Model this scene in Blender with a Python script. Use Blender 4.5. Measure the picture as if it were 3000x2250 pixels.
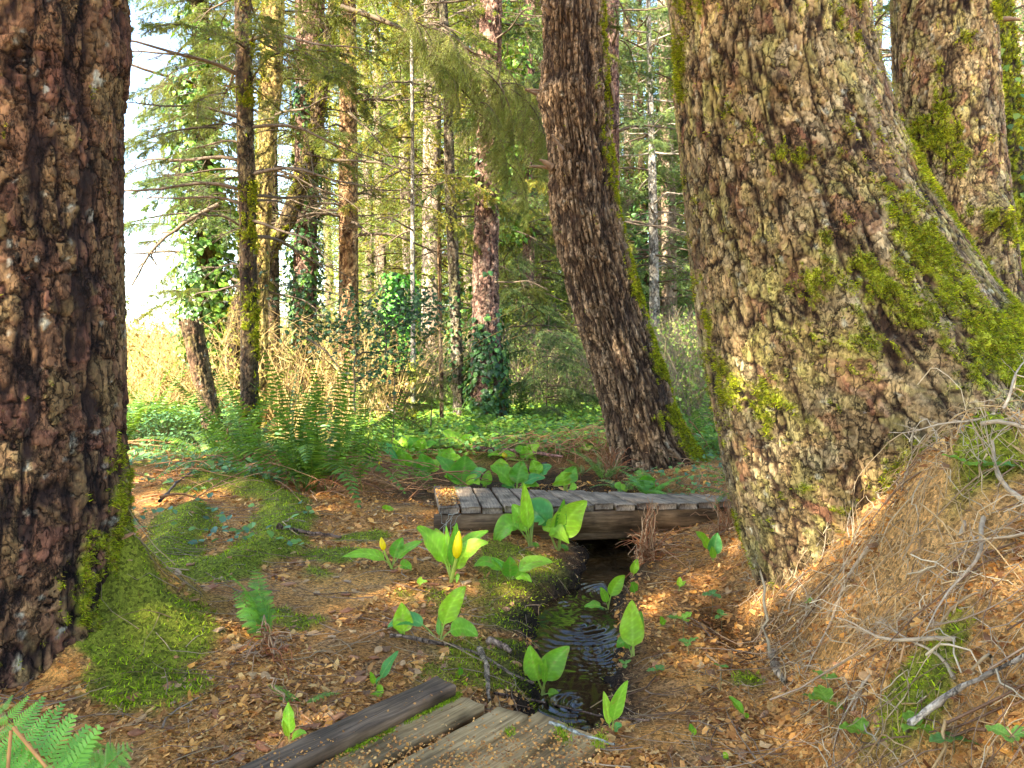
import bpy, math, random
import numpy as np

random.seed(7)
rng = np.random.default_rng(7)
for o in list(bpy.data.objects):
    bpy.data.objects.remove(o)
scn = bpy.context.scene
COL = scn.collection

# ------------------------------------------------------------------ camera, sky, sun, exposure
CAMZ, PITCH, F = 1.25, math.radians(3.15), 2266.0
cam_d = bpy.data.cameras.new('camera'); cam = bpy.data.objects.new('camera', cam_d); COL.objects.link(cam)
cam.location = (0, 0, CAMZ); cam.rotation_euler = (math.pi / 2 - PITCH, 0, 0)
cam_d.lens = 36 * F / 3000; cam_d.sensor_width = 36; cam_d.clip_start = 0.05; cam_d.clip_end = 2000
scn.camera = cam

SUN_EL, SUN_AZ = math.radians(40), math.radians(-138)     # azimuth measured from +Y (view direction) towards +X
w = bpy.data.worlds.new('World'); scn.world = w; w.use_nodes = True
nt = w.node_tree; nt.nodes.clear()
sky = nt.nodes.new('ShaderNodeTexSky'); sky.sky_type = 'NISHITA'; sky.sun_disc = False
sky.sun_elevation = SUN_EL; sky.sun_rotation = SUN_AZ; sky.air_density = 1.0; sky.dust_density = 0.7; sky.ozone_density = 1.0
bg = nt.nodes.new('ShaderNodeBackground'); bg.inputs[1].default_value = 0.11
wo = nt.nodes.new('ShaderNodeOutputWorld')
nt.links.new(sky.outputs[0], bg.inputs[0]); nt.links.new(bg.outputs[0], wo.inputs[0])
sd = bpy.data.lights.new('sun', 'SUN'); sd.energy = 4.3; sd.angle = math.radians(0.5); sd.color = (1.0, 0.90, 0.72)
sun = bpy.data.objects.new('sun', sd); COL.objects.link(sun)
sdir = np.array([math.sin(SUN_AZ) * math.cos(SUN_EL), math.cos(SUN_AZ) * math.cos(SUN_EL), math.sin(SUN_EL)])
from mathutils import Vector, Matrix, Quaternion
sun.rotation_euler = Vector(sdir).to_track_quat('Z', 'Y').to_euler()
sun.location = (0, 0, 30)
vs = scn.view_settings; vs.view_transform = 'Standard'; vs.look = 'None'; vs.gamma = 1.0; vs.use_curve_mapping = False
vs.exposure = 3.0
cy = scn.cycles
cy.use_denoising = True
cy.max_bounces = 8; cy.diffuse_bounces = 5; cy.glossy_bounces = 3; cy.transmission_bounces = 5; cy.transparent_max_bounces = 8
cy.caustics_reflective = False; cy.caustics_refractive = False
cy.sample_clamp_indirect = 6

# ------------------------------------------------------------------ numeric helpers
def ray(px, py):
    cx, cyy = (px - 1500) / F, (1125 - py) / F
    return np.array([cx, math.cos(PITCH) + cyy * math.sin(PITCH), cyy * math.cos(PITCH) - math.sin(PITCH)])
def at(px, py, Y):
    d = ray(px, py); return np.array([0, 0, CAMZ]) + d * (Y / d[1])
def onz(px, py, z):
    d = ray(px, py); return np.array([0, 0, CAMZ]) + d * ((z - CAMZ) / d[2])
def sm(a, b, x):
    t = np.clip((x - a) / (b - a), 0, 1); return t * t * (3 - 2 * t)
def lerp(a, b, t): return a + (b - a) * t
def _h(ix, iy, iz, s):
    h = (ix.astype(np.int64) * 374761393 + iy.astype(np.int64) * 668265263 + iz.astype(np.int64) * 2147483647 + s * 1442695041) & 0xFFFFFFFF
    h = ((h ^ (h >> 13)) * 1274126177) & 0xFFFFFFFF
    h = ((h ^ (h >> 16)) * 2246822519) & 0xFFFFFFFF
    h = h ^ (h >> 13)
    return (h & 0xFFFFFF) / float(0x1000000)
def vn(x, y, z=0.0, s=0):
    x, y, z = np.broadcast_arrays(np.asarray(x, float), np.asarray(y, float), np.asarray(z, float))
    ix, iy, iz = np.floor(x), np.floor(y), np.floor(z)
    fx, fy, fz = x - ix, y - iy, z - iz
    fx = fx * fx * (3 - 2 * fx); fy = fy * fy * (3 - 2 * fy); fz = fz * fz * (3 - 2 * fz)
    r = 0
    for a in (0, 1):
        wa = fx if a else 1 - fx
        for b in (0, 1):
            wb = fy if b else 1 - fy
            for c in (0, 1):
                wc = fz if c else 1 - fz
                r = r + wa * wb * wc * _h(ix + a, iy + b, iz + c, s)
    return r
def fbm(x, y, z=0.0, o=4, s=0):
    r = 0; a = 0.5; t = 0
    for i in range(o):
        r = r + a * vn(np.asarray(x) * 2 ** i, np.asarray(y) * 2 ** i, np.asarray(z) * 2 ** i, s + i * 17); t += a; a *= 0.5
    return r / t
def cell(u, v, nu, s):
    iu, iv = np.floor(u), np.floor(v)
    f1 = np.full(u.shape, 9.0); f2 = f1.copy(); cid = np.zeros(u.shape); du = np.zeros(u.shape); dv = np.zeros(u.shape)
    for a in (-1, 0, 1):
        for b in (-1, 0, 1):
            cu, cv = iu + a, iv + b
            m = np.mod(cu, nu) if nu else cu
            ju = _h(m, cv, cv * 0, s); jv = _h(m, cv, cv * 0, s + 5)
            ddu = u - (cu + 0.12 + 0.76 * ju); ddv = v - (cv + 0.12 + 0.76 * jv)
            d = np.sqrt(ddu ** 2 + ddv ** 2)
            new = d < f1
            f2 = np.where(new, f1, np.minimum(f2, d))
            cid = np.where(new, _h(m, cv, cv * 0, s + 9), cid)
            du = np.where(new, ddu, du); dv = np.where(new, ddv, dv)
            f1 = np.where(new, d, f1)
    return f1, f2, cid, du, dv
def nrm(a):
    return a / np.maximum(np.linalg.norm(a, axis=-1, keepdims=True), 1e-9)

# ------------------------------------------------------------------ mesh building
class MB:
    def __init__(s): s.V = []; s.F = {3: [], 4: []}; s.C = []; s.n = 0
    def add(s, V, Fc, col=(1, 1, 1)):
        V = np.asarray(V, float).reshape(-1, 3); Fc = np.asarray(Fc, dtype=np.int64)
        c = np.asarray(col, float)
        if c.ndim == 1: c = np.broadcast_to(c, (len(V), 3))
        s.V.append(V); s.C.append(c.reshape(-1, 3)); s.F[Fc.shape[1]].append(Fc + s.n); s.n += len(V)
    def mesh(s, name, mat, smooth=True):
        V = np.concatenate(s.V); C = np.concatenate(s.C)
        me = bpy.data.meshes.new(name)
        me.vertices.add(len(V)); me.vertices.foreach_set('co', V.astype(np.float32).ravel())
        idx = []; tot = []
        for k in (3, 4):
            if s.F[k]:
                A = np.concatenate(s.F[k]); idx.append(A.ravel()); tot.append(np.full(len(A), k))
        idx = np.concatenate(idx); tot = np.concatenate(tot)
        me.loops.add(len(idx)); me.loops.foreach_set('vertex_index', idx.astype(np.int32))
        me.polygons.add(len(tot))
        st = np.concatenate([[0], np.cumsum(tot)[:-1]])
        me.polygons.foreach_set('loop_start', st.astype(np.int32)); me.polygons.foreach_set('loop_total', tot.astype(np.int32))
        me.polygons.foreach_set('use_smooth', np.full(len(tot), bool(smooth)))
        at_ = me.attributes.new('tint', 'FLOAT_COLOR', 'POINT')
        at_.data.foreach_set('color', np.concatenate([C, np.ones((len(C), 1))], 1).astype(np.float32).ravel())
        me.materials.append(mat); me.update(calc_edges=True); me.validate()
        return me
def link(name, me, parent=None, loc=None, rot=None, scale=None):
    o = bpy.data.objects.new(name, me); COL.objects.link(o)
    if loc is not None: o.location = tuple(float(v) for v in loc)
    if rot is not None: o.rotation_euler = tuple(float(v) for v in rot)
    if scale is not None: o.scale = (scale,) * 3 if np.isscalar(scale) else tuple(scale)
    if parent is not None: o.parent = parent
    return o
def tag(o, label=None, cat=None, group=None, kind=None):
    if label: o['label'] = label
    if cat: o['category'] = cat
    if group: o['group'] = group
    if kind: o['kind'] = kind
    return o
def grid_faces(n, m, wrap=False):
    i = np.arange(n - 1)[:, None]; j = np.arange(m if wrap else m - 1)[None, :]
    a = i * m + j; b = i * m + (j + 1) % m
    return np.stack([a, b, b + m, a + m], -1).reshape(-1, 4)
def tubes(P, R, k=3):
    P = np.asarray(P, float); R = np.asarray(R, float)
    if P.ndim == 2: P = P[None]; R = R[None]
    N, n, _ = P.shape
    T = nrm(np.gradient(P, axis=1))
    ref = np.where(np.abs(T[..., 2:3]) > 0.9, np.array([1.0, 0, 0]), np.array([0, 0, 1.0]))
    A = nrm(np.cross(T, ref)); B = np.cross(T, A)
    ang = np.arange(k) * 2 * math.pi / k
    V = P[:, :, None] + R[:, :, None, None] * (np.cos(ang)[None, None, :, None] * A[:, :, None] + np.sin(ang)[None, None, :, None] * B[:, :, None])
    f = grid_faces(n, k, True)
    Fc = (f[None] + (np.arange(N) * n * k)[:, None, None]).reshape(-1, 4)
    return V.reshape(-1, 3), Fc
def stamp(TV, TF, pos, X, Y, Z):
    """copies of template TV at pos with axes X,Y,Z (already scaled)"""
    V = pos[:, None] + TV[None, :, 0:1] * X[:, None] + TV[None, :, 1:2] * Y[:, None] + TV[None, :, 2:3] * Z[:, None]
    Fc = (TF[None] + (np.arange(len(pos)) * len(TV))[:, None, None]).reshape(-1, TF.shape[1])
    return V.reshape(-1, 3), Fc
def rand_dirs(n, zlo=-1, zhi=1):
    z = rng.uniform(zlo, zhi, n); a = rng.uniform(0, 2 * math.pi, n); r = np.sqrt(1 - z * z)
    return np.stack([r * np.cos(a), r * np.sin(a), z], -1)
def pal(cols, n, jit=0.15):
    c = np.array(cols)[rng.integers(0, len(cols), n)]
    return c * (1 + jit * rng.uniform(-1, 1, (n, 1)))

# ------------------------------------------------------------------ materials
def new_mat(name):
    m = bpy.data.materials.new(name); m.use_nodes = True; n = m.node_tree.nodes; n.clear()
    return m, n, m.node_tree.links
def mat_tint(name, rough=0.8, trans=0.0, bump=0.0, bscale=60, var=0.25, vscale=8, spec=0.3, bdist=0.004):
    m, n, l = new_mat(name)
    at_ = n.new('ShaderNodeAttribute'); at_.attribute_name = 'tint'
    tc = n.new('ShaderNodeTexCoord')
    no = n.new('ShaderNodeTexNoise'); no.inputs['Scale'].default_value = vscale; no.inputs['Detail'].default_value = 5
    l.new(tc.outputs['Object'], no.inputs['Vector'])
    mr = n.new('ShaderNodeMapRange'); mr.inputs['From Min'].default_value = 0.3; mr.inputs['From Max'].default_value = 0.7
    mr.inputs['To Min'].default_value = 1 - var; mr.inputs['To Max'].default_value = 1 + var
    l.new(no.outputs['Fac'], mr.inputs['Value'])
    vm = n.new('ShaderNodeVectorMath'); vm.operation = 'SCALE'
    l.new(at_.outputs['Color'], vm.inputs[0]); l.new(mr.outputs[0], vm.inputs['Scale'])
    p = n.new('ShaderNodeBsdfPrincipled'); p.inputs['Roughness'].default_value = rough; p.inputs['Specular IOR Level'].default_value = spec
    l.new(vm.outputs[0], p.inputs['Base Color'])
    out = n.new('ShaderNodeOutputMaterial')
    if bump:
        b = n.new('ShaderNodeBump'); b.inputs['Strength'].default_value = bump; b.inputs['Distance'].default_value = bdist
        n2 = n.new('ShaderNodeTexNoise'); n2.inputs['Scale'].default_value = bscale; n2.inputs['Detail'].default_value = 6
        l.new(tc.outputs['Object'], n2.inputs['Vector']); l.new(n2.outputs['Fac'], b.inputs['Height']); l.new(b.outputs[0], p.inputs['Normal'])
    if trans:
        t = n.new('ShaderNodeBsdfTranslucent'); mx = n.new('ShaderNodeMixShader'); mx.inputs[0].default_value = trans
        vm2 = n.new('ShaderNodeVectorMath'); vm2.operation = 'MULTIPLY'; vm2.inputs[1].default_value = (1.5, 1.35, 0.6)
        l.new(vm.outputs[0], vm2.inputs[0]); l.new(vm2.outputs[0], t.inputs['Color'])
        l.new(p.outputs[0], mx.inputs[1]); l.new(t.outputs[0], mx.inputs[2]); l.new(mx.outputs[0], out.inputs[0])
    else: l.new(p.outputs[0], out.inputs[0])
    return m
def mat_bark(name, sA, sB, zst, dist, warp=.045, gapA=.05, cv=.34):
    """two layers of plates (sA, sB per metre, drawn out along the trunk by 1/zst) with thin gaps between them"""
    m, n, l = new_mat(name)
    def nd(t, **k):
        x = n.new(t)
        for q, v in k.items(): setattr(x, q, v)
        return x
    def rng_(src, a, b, c, d):
        x = nd('ShaderNodeMapRange'); x.inputs['From Min'].default_value = a; x.inputs['From Max'].default_value = b; x.inputs['To Min'].default_value = c; x.inputs['To Max'].default_value = d; l.new(src, x.inputs['Value']); return x.outputs[0]
    def mth(op, a, b):
        x = nd('ShaderNodeMath', operation=op)
        for i, v in enumerate((a, b)):
            if isinstance(v, (int, float)): x.inputs[i].default_value = v
            else: l.new(v, x.inputs[i])
        return x.outputs[0]
    at_ = nd('ShaderNodeAttribute', attribute_name='tint'); tc = nd('ShaderNodeTexCoord')
    mp = nd('ShaderNodeMapping'); mp.inputs['Scale'].default_value = (1, 1, zst); l.new(tc.outputs['Object'], mp.inputs['Vector'])
    wn = nd('ShaderNodeTexNoise'); wn.inputs['Scale'].default_value = sA * 1.3; wn.inputs['Detail'].default_value = 6; wn.inputs['Roughness'].default_value = .62; l.new(mp.outputs[0], wn.inputs['Vector'])
    wa = nd('ShaderNodeVectorMath', operation='MULTIPLY_ADD'); wa.inputs[1].default_value = (warp * 13 / sA * 2.3,) * 3; l.new(wn.outputs['Color'], wa.inputs[0]); l.new(mp.outputs[0], wa.inputs[2])
    def plates(sc):
        v = nd('ShaderNodeTexVoronoi', feature='F1'); v.inputs['Scale'].default_value = sc; l.new(wa.outputs[0], v.inputs['Vector'])
        e = nd('ShaderNodeTexVoronoi', feature='DISTANCE_TO_EDGE'); e.inputs['Scale'].default_value = sc; l.new(wa.outputs[0], e.inputs['Vector'])
        sp = nd('ShaderNodeSeparateColor'); l.new(v.outputs['Color'], sp.inputs[0]); return e.outputs['Distance'], sp.outputs[0], sp.outputs[1]
    eA, a1, a2 = plates(sA); eB, b1, b2 = plates(sB)
    no = nd('ShaderNodeTexNoise'); no.inputs['Scale'].default_value = 80; no.inputs['Detail'].default_value = 7; no.inputs['Roughness'].default_value = .7; l.new(mp.outputs[0], no.inputs['Vector'])
    gt = nd('ShaderNodeTexNoise'); gt.inputs['Scale'].default_value = sA * .5; gt.inputs['Detail'].default_value = 2; l.new(mp.outputs[0], gt.inputs['Vector'])
    g3 = nd('ShaderNodeTexNoise'); g3.inputs['Scale'].default_value = sA * .9; g3.inputs['Detail'].default_value = 4; l.new(mp.outputs[0], g3.inputs['Vector'])
    gA = mth('MAXIMUM', rng_(eA, 0, gapA, 0, 1), rng_(g3.outputs['Fac'], .46, .60, 0, .9)); gB = rng_(eB, 0, gapA * 1.2, 0, 1)
    gBm = mth('MAXIMUM', gB, rng_(gt.outputs['Fac'], .40, .60, 0, .8))          # fine gaps only in places
    open_ = mth('MULTIPLY', gA, gBm)
    f = mth('MULTIPLY', mth('MULTIPLY', rng_(a1, 0, 1, 1 - cv, 1 + cv), rng_(b1, 0, 1, 1 - cv * .7, 1 + cv * .7)), rng_(no.outputs['Fac'], .3, .7, .62, 1.38))
    f = mth('MULTIPLY', f, rng_(open_, 0, 1, .20, 1.06))
    vm = nd('ShaderNodeVectorMath', operation='SCALE'); l.new(at_.outputs['Color'], vm.inputs[0]); l.new(f, vm.inputs['Scale'])
    h = mth('ADD', mth('ADD', mth('MULTIPLY', a2, 1.3), mth('MULTIPLY', b2, .6)), mth('ADD', mth('MULTIPLY', gA, 1.6), mth('ADD', mth('MULTIPLY', gBm, .8), mth('MULTIPLY', no.outputs['Fac'], 1.0))))
    bp = nd('ShaderNodeBump'); bp.inputs['Strength'].default_value = 1.0; bp.inputs['Distance'].default_value = dist; l.new(h, bp.inputs['Height'])
    p = nd('ShaderNodeBsdfPrincipled'); p.inputs['Roughness'].default_value = .85; p.inputs['Specular IOR Level'].default_value = .2
    l.new(vm.outputs[0], p.inputs['Base Color']); l.new(bp.outputs[0], p.inputs['Normal'])
    out = nd('ShaderNodeOutputMaterial'); l.new(p.outputs[0], out.inputs[0]); return m
M_BARK = mat_bark('flaky_bark', 17, 42, .55, .0045)
M_BARKR = mat_bark('rough_bark', 13, 34, .45, .006, .05, .06)
M_BARKV = mat_bark('furrowed_bark', 20, 48, .20, .009, .06, .08, .24)
M_BARKF = mat_bark('bark_far', 9, 22, .5, .010, .05, .06)
M_NEEDLE = mat_tint('needles', 0.55, 0.42, 0, 0, 0.3, 1.5, 0.3)
M_LEAF = mat_tint('broad_leaf', 0.45, 0.35, 0.25, 70, 0.16, 14, 0.4, 0.002)
M_GLOSS = mat_tint('glossy_leaf', 0.42, 0.25, 0, 0, 0.2, 3, 0.4)
M_FERN = mat_tint('fern_leaf', 0.45, 0.35, 0, 0, 0.22, 5, 0.35)
M_MOSS = mat_tint('moss', 0.95, 0.25, 0, 0, 0.4, 9, 0.05)
M_LITTER = mat_tint('litter', 0.75, 0.08, 0, 0, 0.2, 4, 0.2)
M_TWIG = mat_tint('twig', 0.8, 0, 0, 0, 0.25, 20, 0.2)

def mat_ground():
    m, n, l = new_mat('forest_floor')
    at_ = n.new('ShaderNodeAttribute'); at_.attribute_name = 'tint'
    tc = n.new('ShaderNodeTexCoord')
    v = n.new('ShaderNodeTexVoronoi'); v.inputs['Scale'].default_value = 95; l.new(tc.outputs['Object'], v.inputs['Vector'])
    v2 = n.new('ShaderNodeTexNoise'); v2.inputs['Scale'].default_value = 240; v2.inputs['Detail'].default_value = 3; l.new(tc.outputs['Object'], v2.inputs['Vector'])
    sep = n.new('ShaderNodeSeparateColor'); l.new(v.outputs['Color'], sep.inputs[0])
    mr = n.new('ShaderNodeMapRange'); mr.inputs['To Min'].default_value = 0.35; mr.inputs['To Max'].default_value = 1.7
    l.new(sep.outputs[0], mr.inputs['Value'])
    mr2 = n.new('ShaderNodeMapRange'); mr2.inputs['From Min'].default_value = 0.3; mr2.inputs['From Max'].default_value = 0.7
    mr2.inputs['To Min'].default_value = 0.6; mr2.inputs['To Max'].default_value = 1.35; l.new(v2.outputs['Fac'], mr2.inputs['Value'])
    mu = n.new('ShaderNodeMath'); mu.operation = 'MULTIPLY'; l.new(mr.outputs[0], mu.inputs[0]); l.new(mr2.outputs[0], mu.inputs[1])
    vm = n.new('ShaderNodeVectorMath'); vm.operation = 'SCALE'; l.new(at_.outputs['Color'], vm.inputs[0]); l.new(mu.outputs[0], vm.inputs['Scale'])
    p = n.new('ShaderNodeBsdfPrincipled'); p.inputs['Roughness'].default_value = 0.9; p.inputs['Specular IOR Level'].default_value = 0.15
    l.new(vm.outputs[0], p.inputs['Base Color'])
    b = n.new('ShaderNodeBump'); b.inputs['Strength'].default_value = 0.8; b.inputs['Distance'].default_value = 0.006
    l.new(mu.outputs[0], b.inputs['Height']); l.new(b.outputs[0], p.inputs['Normal'])
    out = n.new('ShaderNodeOutputMaterial'); l.new(p.outputs[0], out.inputs[0]); return m
M_GROUND = mat_ground()

def mat_water():
    m, n, l = new_mat('stream_water')
    p = n.new('ShaderNodeBsdfPrincipled'); p.inputs['Base Color'].default_value = (0.014, 0.009, 0.004, 1); p.inputs['Roughness'].default_value = 0.09
    p.inputs['Specular IOR Level'].default_value = 0.9; p.inputs['IOR'].default_value = 1.45
    tc = n.new('ShaderNodeTexCoord'); no = n.new('ShaderNodeTexNoise'); no.inputs['Scale'].default_value = 22; no.inputs['Detail'].default_value = 3
    l.new(tc.outputs['Object'], no.inputs['Vector'])
    b = n.new('ShaderNodeBump'); b.inputs['Strength'].default_value = 0.25; b.inputs['Distance'].default_value = 0.01
    l.new(no.outputs['Fac'], b.inputs['Height']); l.new(b.outputs[0], p.inputs['Normal'])
    out = n.new('ShaderNodeOutputMaterial'); l.new(p.outputs[0], out.inputs[0]); return m
M_WATER = mat_water()

def mat_wood(name, c1, c2, c3):
    """grain runs along the 'tint' attribute's red channel, across in green, random per board in blue"""
    m, n, l = new_mat(name)
    at_ = n.new('ShaderNodeAttribute'); at_.attribute_name = 'tint'
    mp = n.new('ShaderNodeMapping'); mp.inputs['Scale'].default_value = (3.0, 60, 30); l.new(at_.outputs['Vector'], mp.inputs['Vector'])
    no = n.new('ShaderNodeTexNoise'); no.inputs['Scale'].default_value = 1.6; no.inputs['Detail'].default_value = 8; no.inputs['Roughness'].default_value = 0.65
    l.new(mp.outputs[0], no.inputs['Vector'])
    cr = n.new('ShaderNodeValToRGB'); e = cr.color_ramp.elements
    e[0].position = 0.33; e[0].color = (*c1, 1); e[1].position = 0.68; e[1].color = (*c3, 1)
    k = e.new(0.5); k.color = (*c2, 1)
    l.new(no.outputs['Fac'], cr.inputs[0])
    n3 = n.new('ShaderNodeTexNoise'); n3.inputs['Scale'].default_value = 5; n3.inputs['Detail'].default_value = 5
    l.new(at_.outputs['Vector'], n3.inputs['Vector'])
    mr = n.new('ShaderNodeMapRange'); mr.inputs['From Min'].default_value = 0.35; mr.inputs['From Max'].default_value = 0.65
    mr.inputs['To Min'].default_value = 0.45; mr.inputs['To Max'].default_value = 1.25; l.new(n3.outputs['Fac'], mr.inputs['Value'])
    vm = n.new('ShaderNodeVectorMath'); vm.operation = 'SCALE'; l.new(cr.outputs[0], vm.inputs[0]); l.new(mr.outputs[0], vm.inputs['Scale'])
    p = n.new('ShaderNodeBsdfPrincipled'); p.inputs['Roughness'].default_value = 0.7; p.inputs['Specular IOR Level'].default_value = 0.3
    l.new(vm.outputs[0], p.inputs['Base Color'])
    b = n.new('ShaderNodeBump'); b.inputs['Strength'].default_value = 0.6; b.inputs['Distance'].default_value = 0.003
    l.new(no.outputs['Fac'], b.inputs['Height']); l.new(b.outputs[0], p.inputs['Normal'])
    out = n.new('ShaderNodeOutputMaterial'); l.new(p.outputs[0], out.inputs[0]); return m
M_WOOD_GREY = mat_wood('weathered_plank', (0.12, 0.08, 0.05), (0.27, 0.195, 0.125), (0.42, 0.32, 0.21))
M_WOOD_BEAM = mat_wood('beam_timber', (0.07, 0.042, 0.022), (0.18, 0.11, 0.055), (0.34, 0.22, 0.12))
M_WOOD_TAN = mat_wood('tan_plank', (0.20, 0.125, 0.05), (0.42, 0.28, 0.12), (0.60, 0.43, 0.21))
M_WOOD_DARK = mat_wood('dark_plank', (0.06, 0.04, 0.025), (0.14, 0.092, 0.052), (0.25, 0.165, 0.10))

# ------------------------------------------------------------------ the lie of the land
SY = np.array([2.45, 2.96, 3.15, 3.45, 3.72, 4.03, 4.26, 4.53, 5.17, 5.69, 6.3, 7.0])
SX = np.array([0.10, 0.24, 0.256, 0.285, 0.295, 0.352, 0.395, 0.55, 0.68, 0.66, 0.70, 0.75])
SW = np.array([0.03, 0.03, 0.05, 0.055, 0.11, 0.10, 0.065, 0.04, 0.06, 0.17, 0.24, 0.06])
WZ = -0.20
LT = (-1.99, 3.05)                       # left trunk axis
ROOT = [onz(470, 1560, .2), onz(640, 1600, .15), onz(770, 1560, .12), onz(835, 1500, .12), onz(830, 1430, .12), onz(720, 1385, .12), onz(600, 1375, .1)]
ROOT2 = [onz(430, 1500, .35), onz(500, 1490, .2), onz(560, 1440, .15)]
def poly_d(x, y, pts):
    d = np.full(np.shape(x), 99.0)
    for a, b in zip(pts[:-1], pts[1:]):
        ax, ay = a[0], a[1]; bx, by = b[0] - ax, b[1] - ay
        t = np.clip(((x - ax) * bx + (y - ay) * by) / (bx * bx + by * by), 0, 1)
        d = np.minimum(d, np.hypot(x - ax - t * bx, y - ay - t * by))
    return d
def terrain(x, y, fine=True):
    x = np.asarray(x, float); y = np.asarray(y, float)
    z = 0.10 * (fbm(x * .4, y * .4, 0, 2, 3) - .5) + 0.05 * (fbm(x * 2, y * 2, 0, 3, 5) - .5)
    # needle covered bank on the right
    x0 = 0.66 + 0.2 * (y - 1.5) + 0.12 * (vn(y * 1.7, x * 0, 0, 8) - .5)
    mnd = 0.90 * sm(0, .75, x - x0) * sm(0.2, 1.6, y) * (1 - sm(4.3, 6.6, y)) + 0.12 * sm(0, 2.5, x - x0 - .6) * (1 - sm(4.3, 6.6, y))
    mnd = mnd * (0.70 + 0.60 * fbm(x * 3.0, y * 3.0, 0, 4, 21))
    z = z + mnd
    # gentle swell up to the leaning trunk in the middle
    z = z + 0.10 * np.exp(-(((x - 1.55) / .9) ** 2 + ((y - 7.7) / 1.2) ** 2))
    # mossy skirt of the left trunk
    r = np.hypot(x - LT[0], y - LT[1]); ang = np.arctan2(y - LT[1], x - LT[0])
    lobe = np.clip(np.cos(ang - .42), 0, 1) ** 3.0 * (1 + .38 * np.sin(ang * 8 + 1))
    skirt = 0.58 * np.exp(-np.maximum(r - .38, 0) / (0.17 * (0.8 + .6 * vn(ang * 2.2, r * 0, 0, 4)))) * lobe
    z = z + skirt * (r < 2.2) * (.72 + .56 * fbm(x * 7, y * 7, 0, 3, 23))
    rd = np.minimum(poly_d(x, y, ROOT), poly_d(x, y, ROOT2) * 1.3)
    rd = rd + 0.07 * (fbm(x * 6, y * 6, 0, 2, 31) - .5)
    z = z + 0.075 * (1 - sm(0.0, .25, rd))
    # stream
    xc = np.interp(y, SY, SX); hw = np.interp(y, SY, SW)
    dd = np.abs(x - xc) - hw + 0.11 * (fbm(x * 8, y * 8, 0, 4, 41) - .5)
    near = sm(2.35, 2.8, y) * (1 - sm(6.3, 7.2, y))
    chan = (1 - sm(-0.02, 0.20, dd)) * near
    bankdip = (1 - sm(0.0, 0.95, dd)) * near * 0.12
    z = z - bankdip
    z = lerp(z, -0.34, chan)
    # boggy hollow behind the bridge
    bog = np.exp(-((x - .1) / 1.3) ** 4 - ((y - 7.1) / 1.0) ** 4)
    z = z - 0.16 * bog
    # dark hollow under the right trunk
    z = z - 0.20 * np.exp(-((x - 1.08) / .17) ** 2 - ((y - 3.55) / .5) ** 2)
    if fine:
        z = z + 0.022 * (fbm(x * 14, y * 14, 0, 3, 51) - .5) * (1 - .6 * chan)
    z = z + 2.5 * sm(30, 160, y) + 1.5 * sm(30, 200, np.abs(x))
    return z
def H(x, y): return float(terrain(np.array([x]), np.array([y]))[0])
def ground_at(px, py):
    d = ray(px, py); t = np.concatenate([np.linspace(0.8, 12, 1500), np.linspace(12, 60, 600)[1:]])
    P = np.array([0, 0, CAMZ]) + d[None] * t[:, None]
    below = P[:, 2] < terrain(P[:, 0], P[:, 1])
    i = int(np.argmax(below)) if below.any() else len(t) - 1
    return P[i]
def mossmask(x, y):
    r = np.hypot(x - LT[0], y - LT[1])
    nn = fbm(x * 4, y * 4, 0, 4, 61)
    m = sm(0.84, 0.5, r + .75 * (nn - .5)) * (np.arctan2(y - LT[1], x - LT[0]) > -.52) * (x > LT[0] + .15)
    rd = np.minimum(poly_d(x, y, ROOT), poly_d(x, y, ROOT2))
    m = np.maximum(m, sm(.27, .14, rd + .2 * (nn - .5)))
    for (px, py, rr) in ((1000, 1600, .28), (1060, 1545, .22), (940, 1640, .16), (1530, 1735, .07), (1490, 1800, .09), (1560, 1680, .10), (1520, 1860, .08), (1590, 1700, .05), (880, 1800, .2), (800, 1770, .12),
                         (2330, 1440, .1), (2200, 1930, .12), (2700, 1780, .09), (2900, 1650, .10), (1300, 1990, .1), (700, 1400, .5), (560, 1420, .3), (480, 1900, .2), (400, 2000, .25), (1330, 1200, .6), (2180, 1290, .3)):
        c = onz(px, py, 0.05 if px < 2400 else .6)
        m = np.maximum(m, sm(rr, rr * .4, np.hypot(x - c[0], y - c[1]) + .3 * (nn - .5)))
    m = np.maximum(m, .8 * sm(.60, .72, fbm(x * 1.3, y * 1.3, 0, 4, 67)) * (x < .4))
    m = np.maximum(m, .9 * sm(.56, .68, fbm(x * 1.1, y * 1.1, 0, 4, 69)) * sm(9, 11, y))
    return m

def warped(lo, hi, c, d0, g, n):
    """coordinates spaced d0 near c and growing with distance"""
    out = [c]; d = d0
    x = c
    while x < hi: x += d0 + g * abs(x - c); out.append(min(x, hi))
    x = c
    while x > lo: x -= d0 + g * abs(x - c); out.insert(0, max(x, lo))
    return np.array(sorted(set(out)))
gx = warped(-500, 500, 0.0, 0.012, 0.0085, 0)
gy = warped(-60, 700, 2.6, 0.011, 0.0080, 0)
X, Y = np.meshgrid(gx, gy)
Z = terrain(X, Y)
xc = np.interp(Y, SY, SX); hw = np.interp(Y, SY, SW)
dd = np.abs(X - xc) - hw
wet = (1 - sm(0.10, .42, dd + .16 * (fbm(X * 7, Y * 7, 0, 3, 71) - .5))) * sm(2.3, 2.7, Y) * (1 - sm(6.4, 7.2, Y))
wet = np.maximum(wet, np.exp(-((X - .1) / 1.35) ** 4 - ((Y - 7.1) / 1.05) ** 4) * .95)
wet = np.maximum(wet, np.exp(-((X - 1.08) / .22) ** 2 - ((Y - 3.5) / .5) ** 2) * .9)  # same dark tone also laid in the hollow under the right trunk
n1 = fbm(X * 3, Y * 3, 0, 4, 81)[..., None]; n2 = fbm(X * 16, Y * 16, 0, 3, 82)[..., None]
lit = lerp(np.array([.56, .27, .07]), np.array([.36, .165, .045]), sm(.35, .65, n1))
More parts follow.
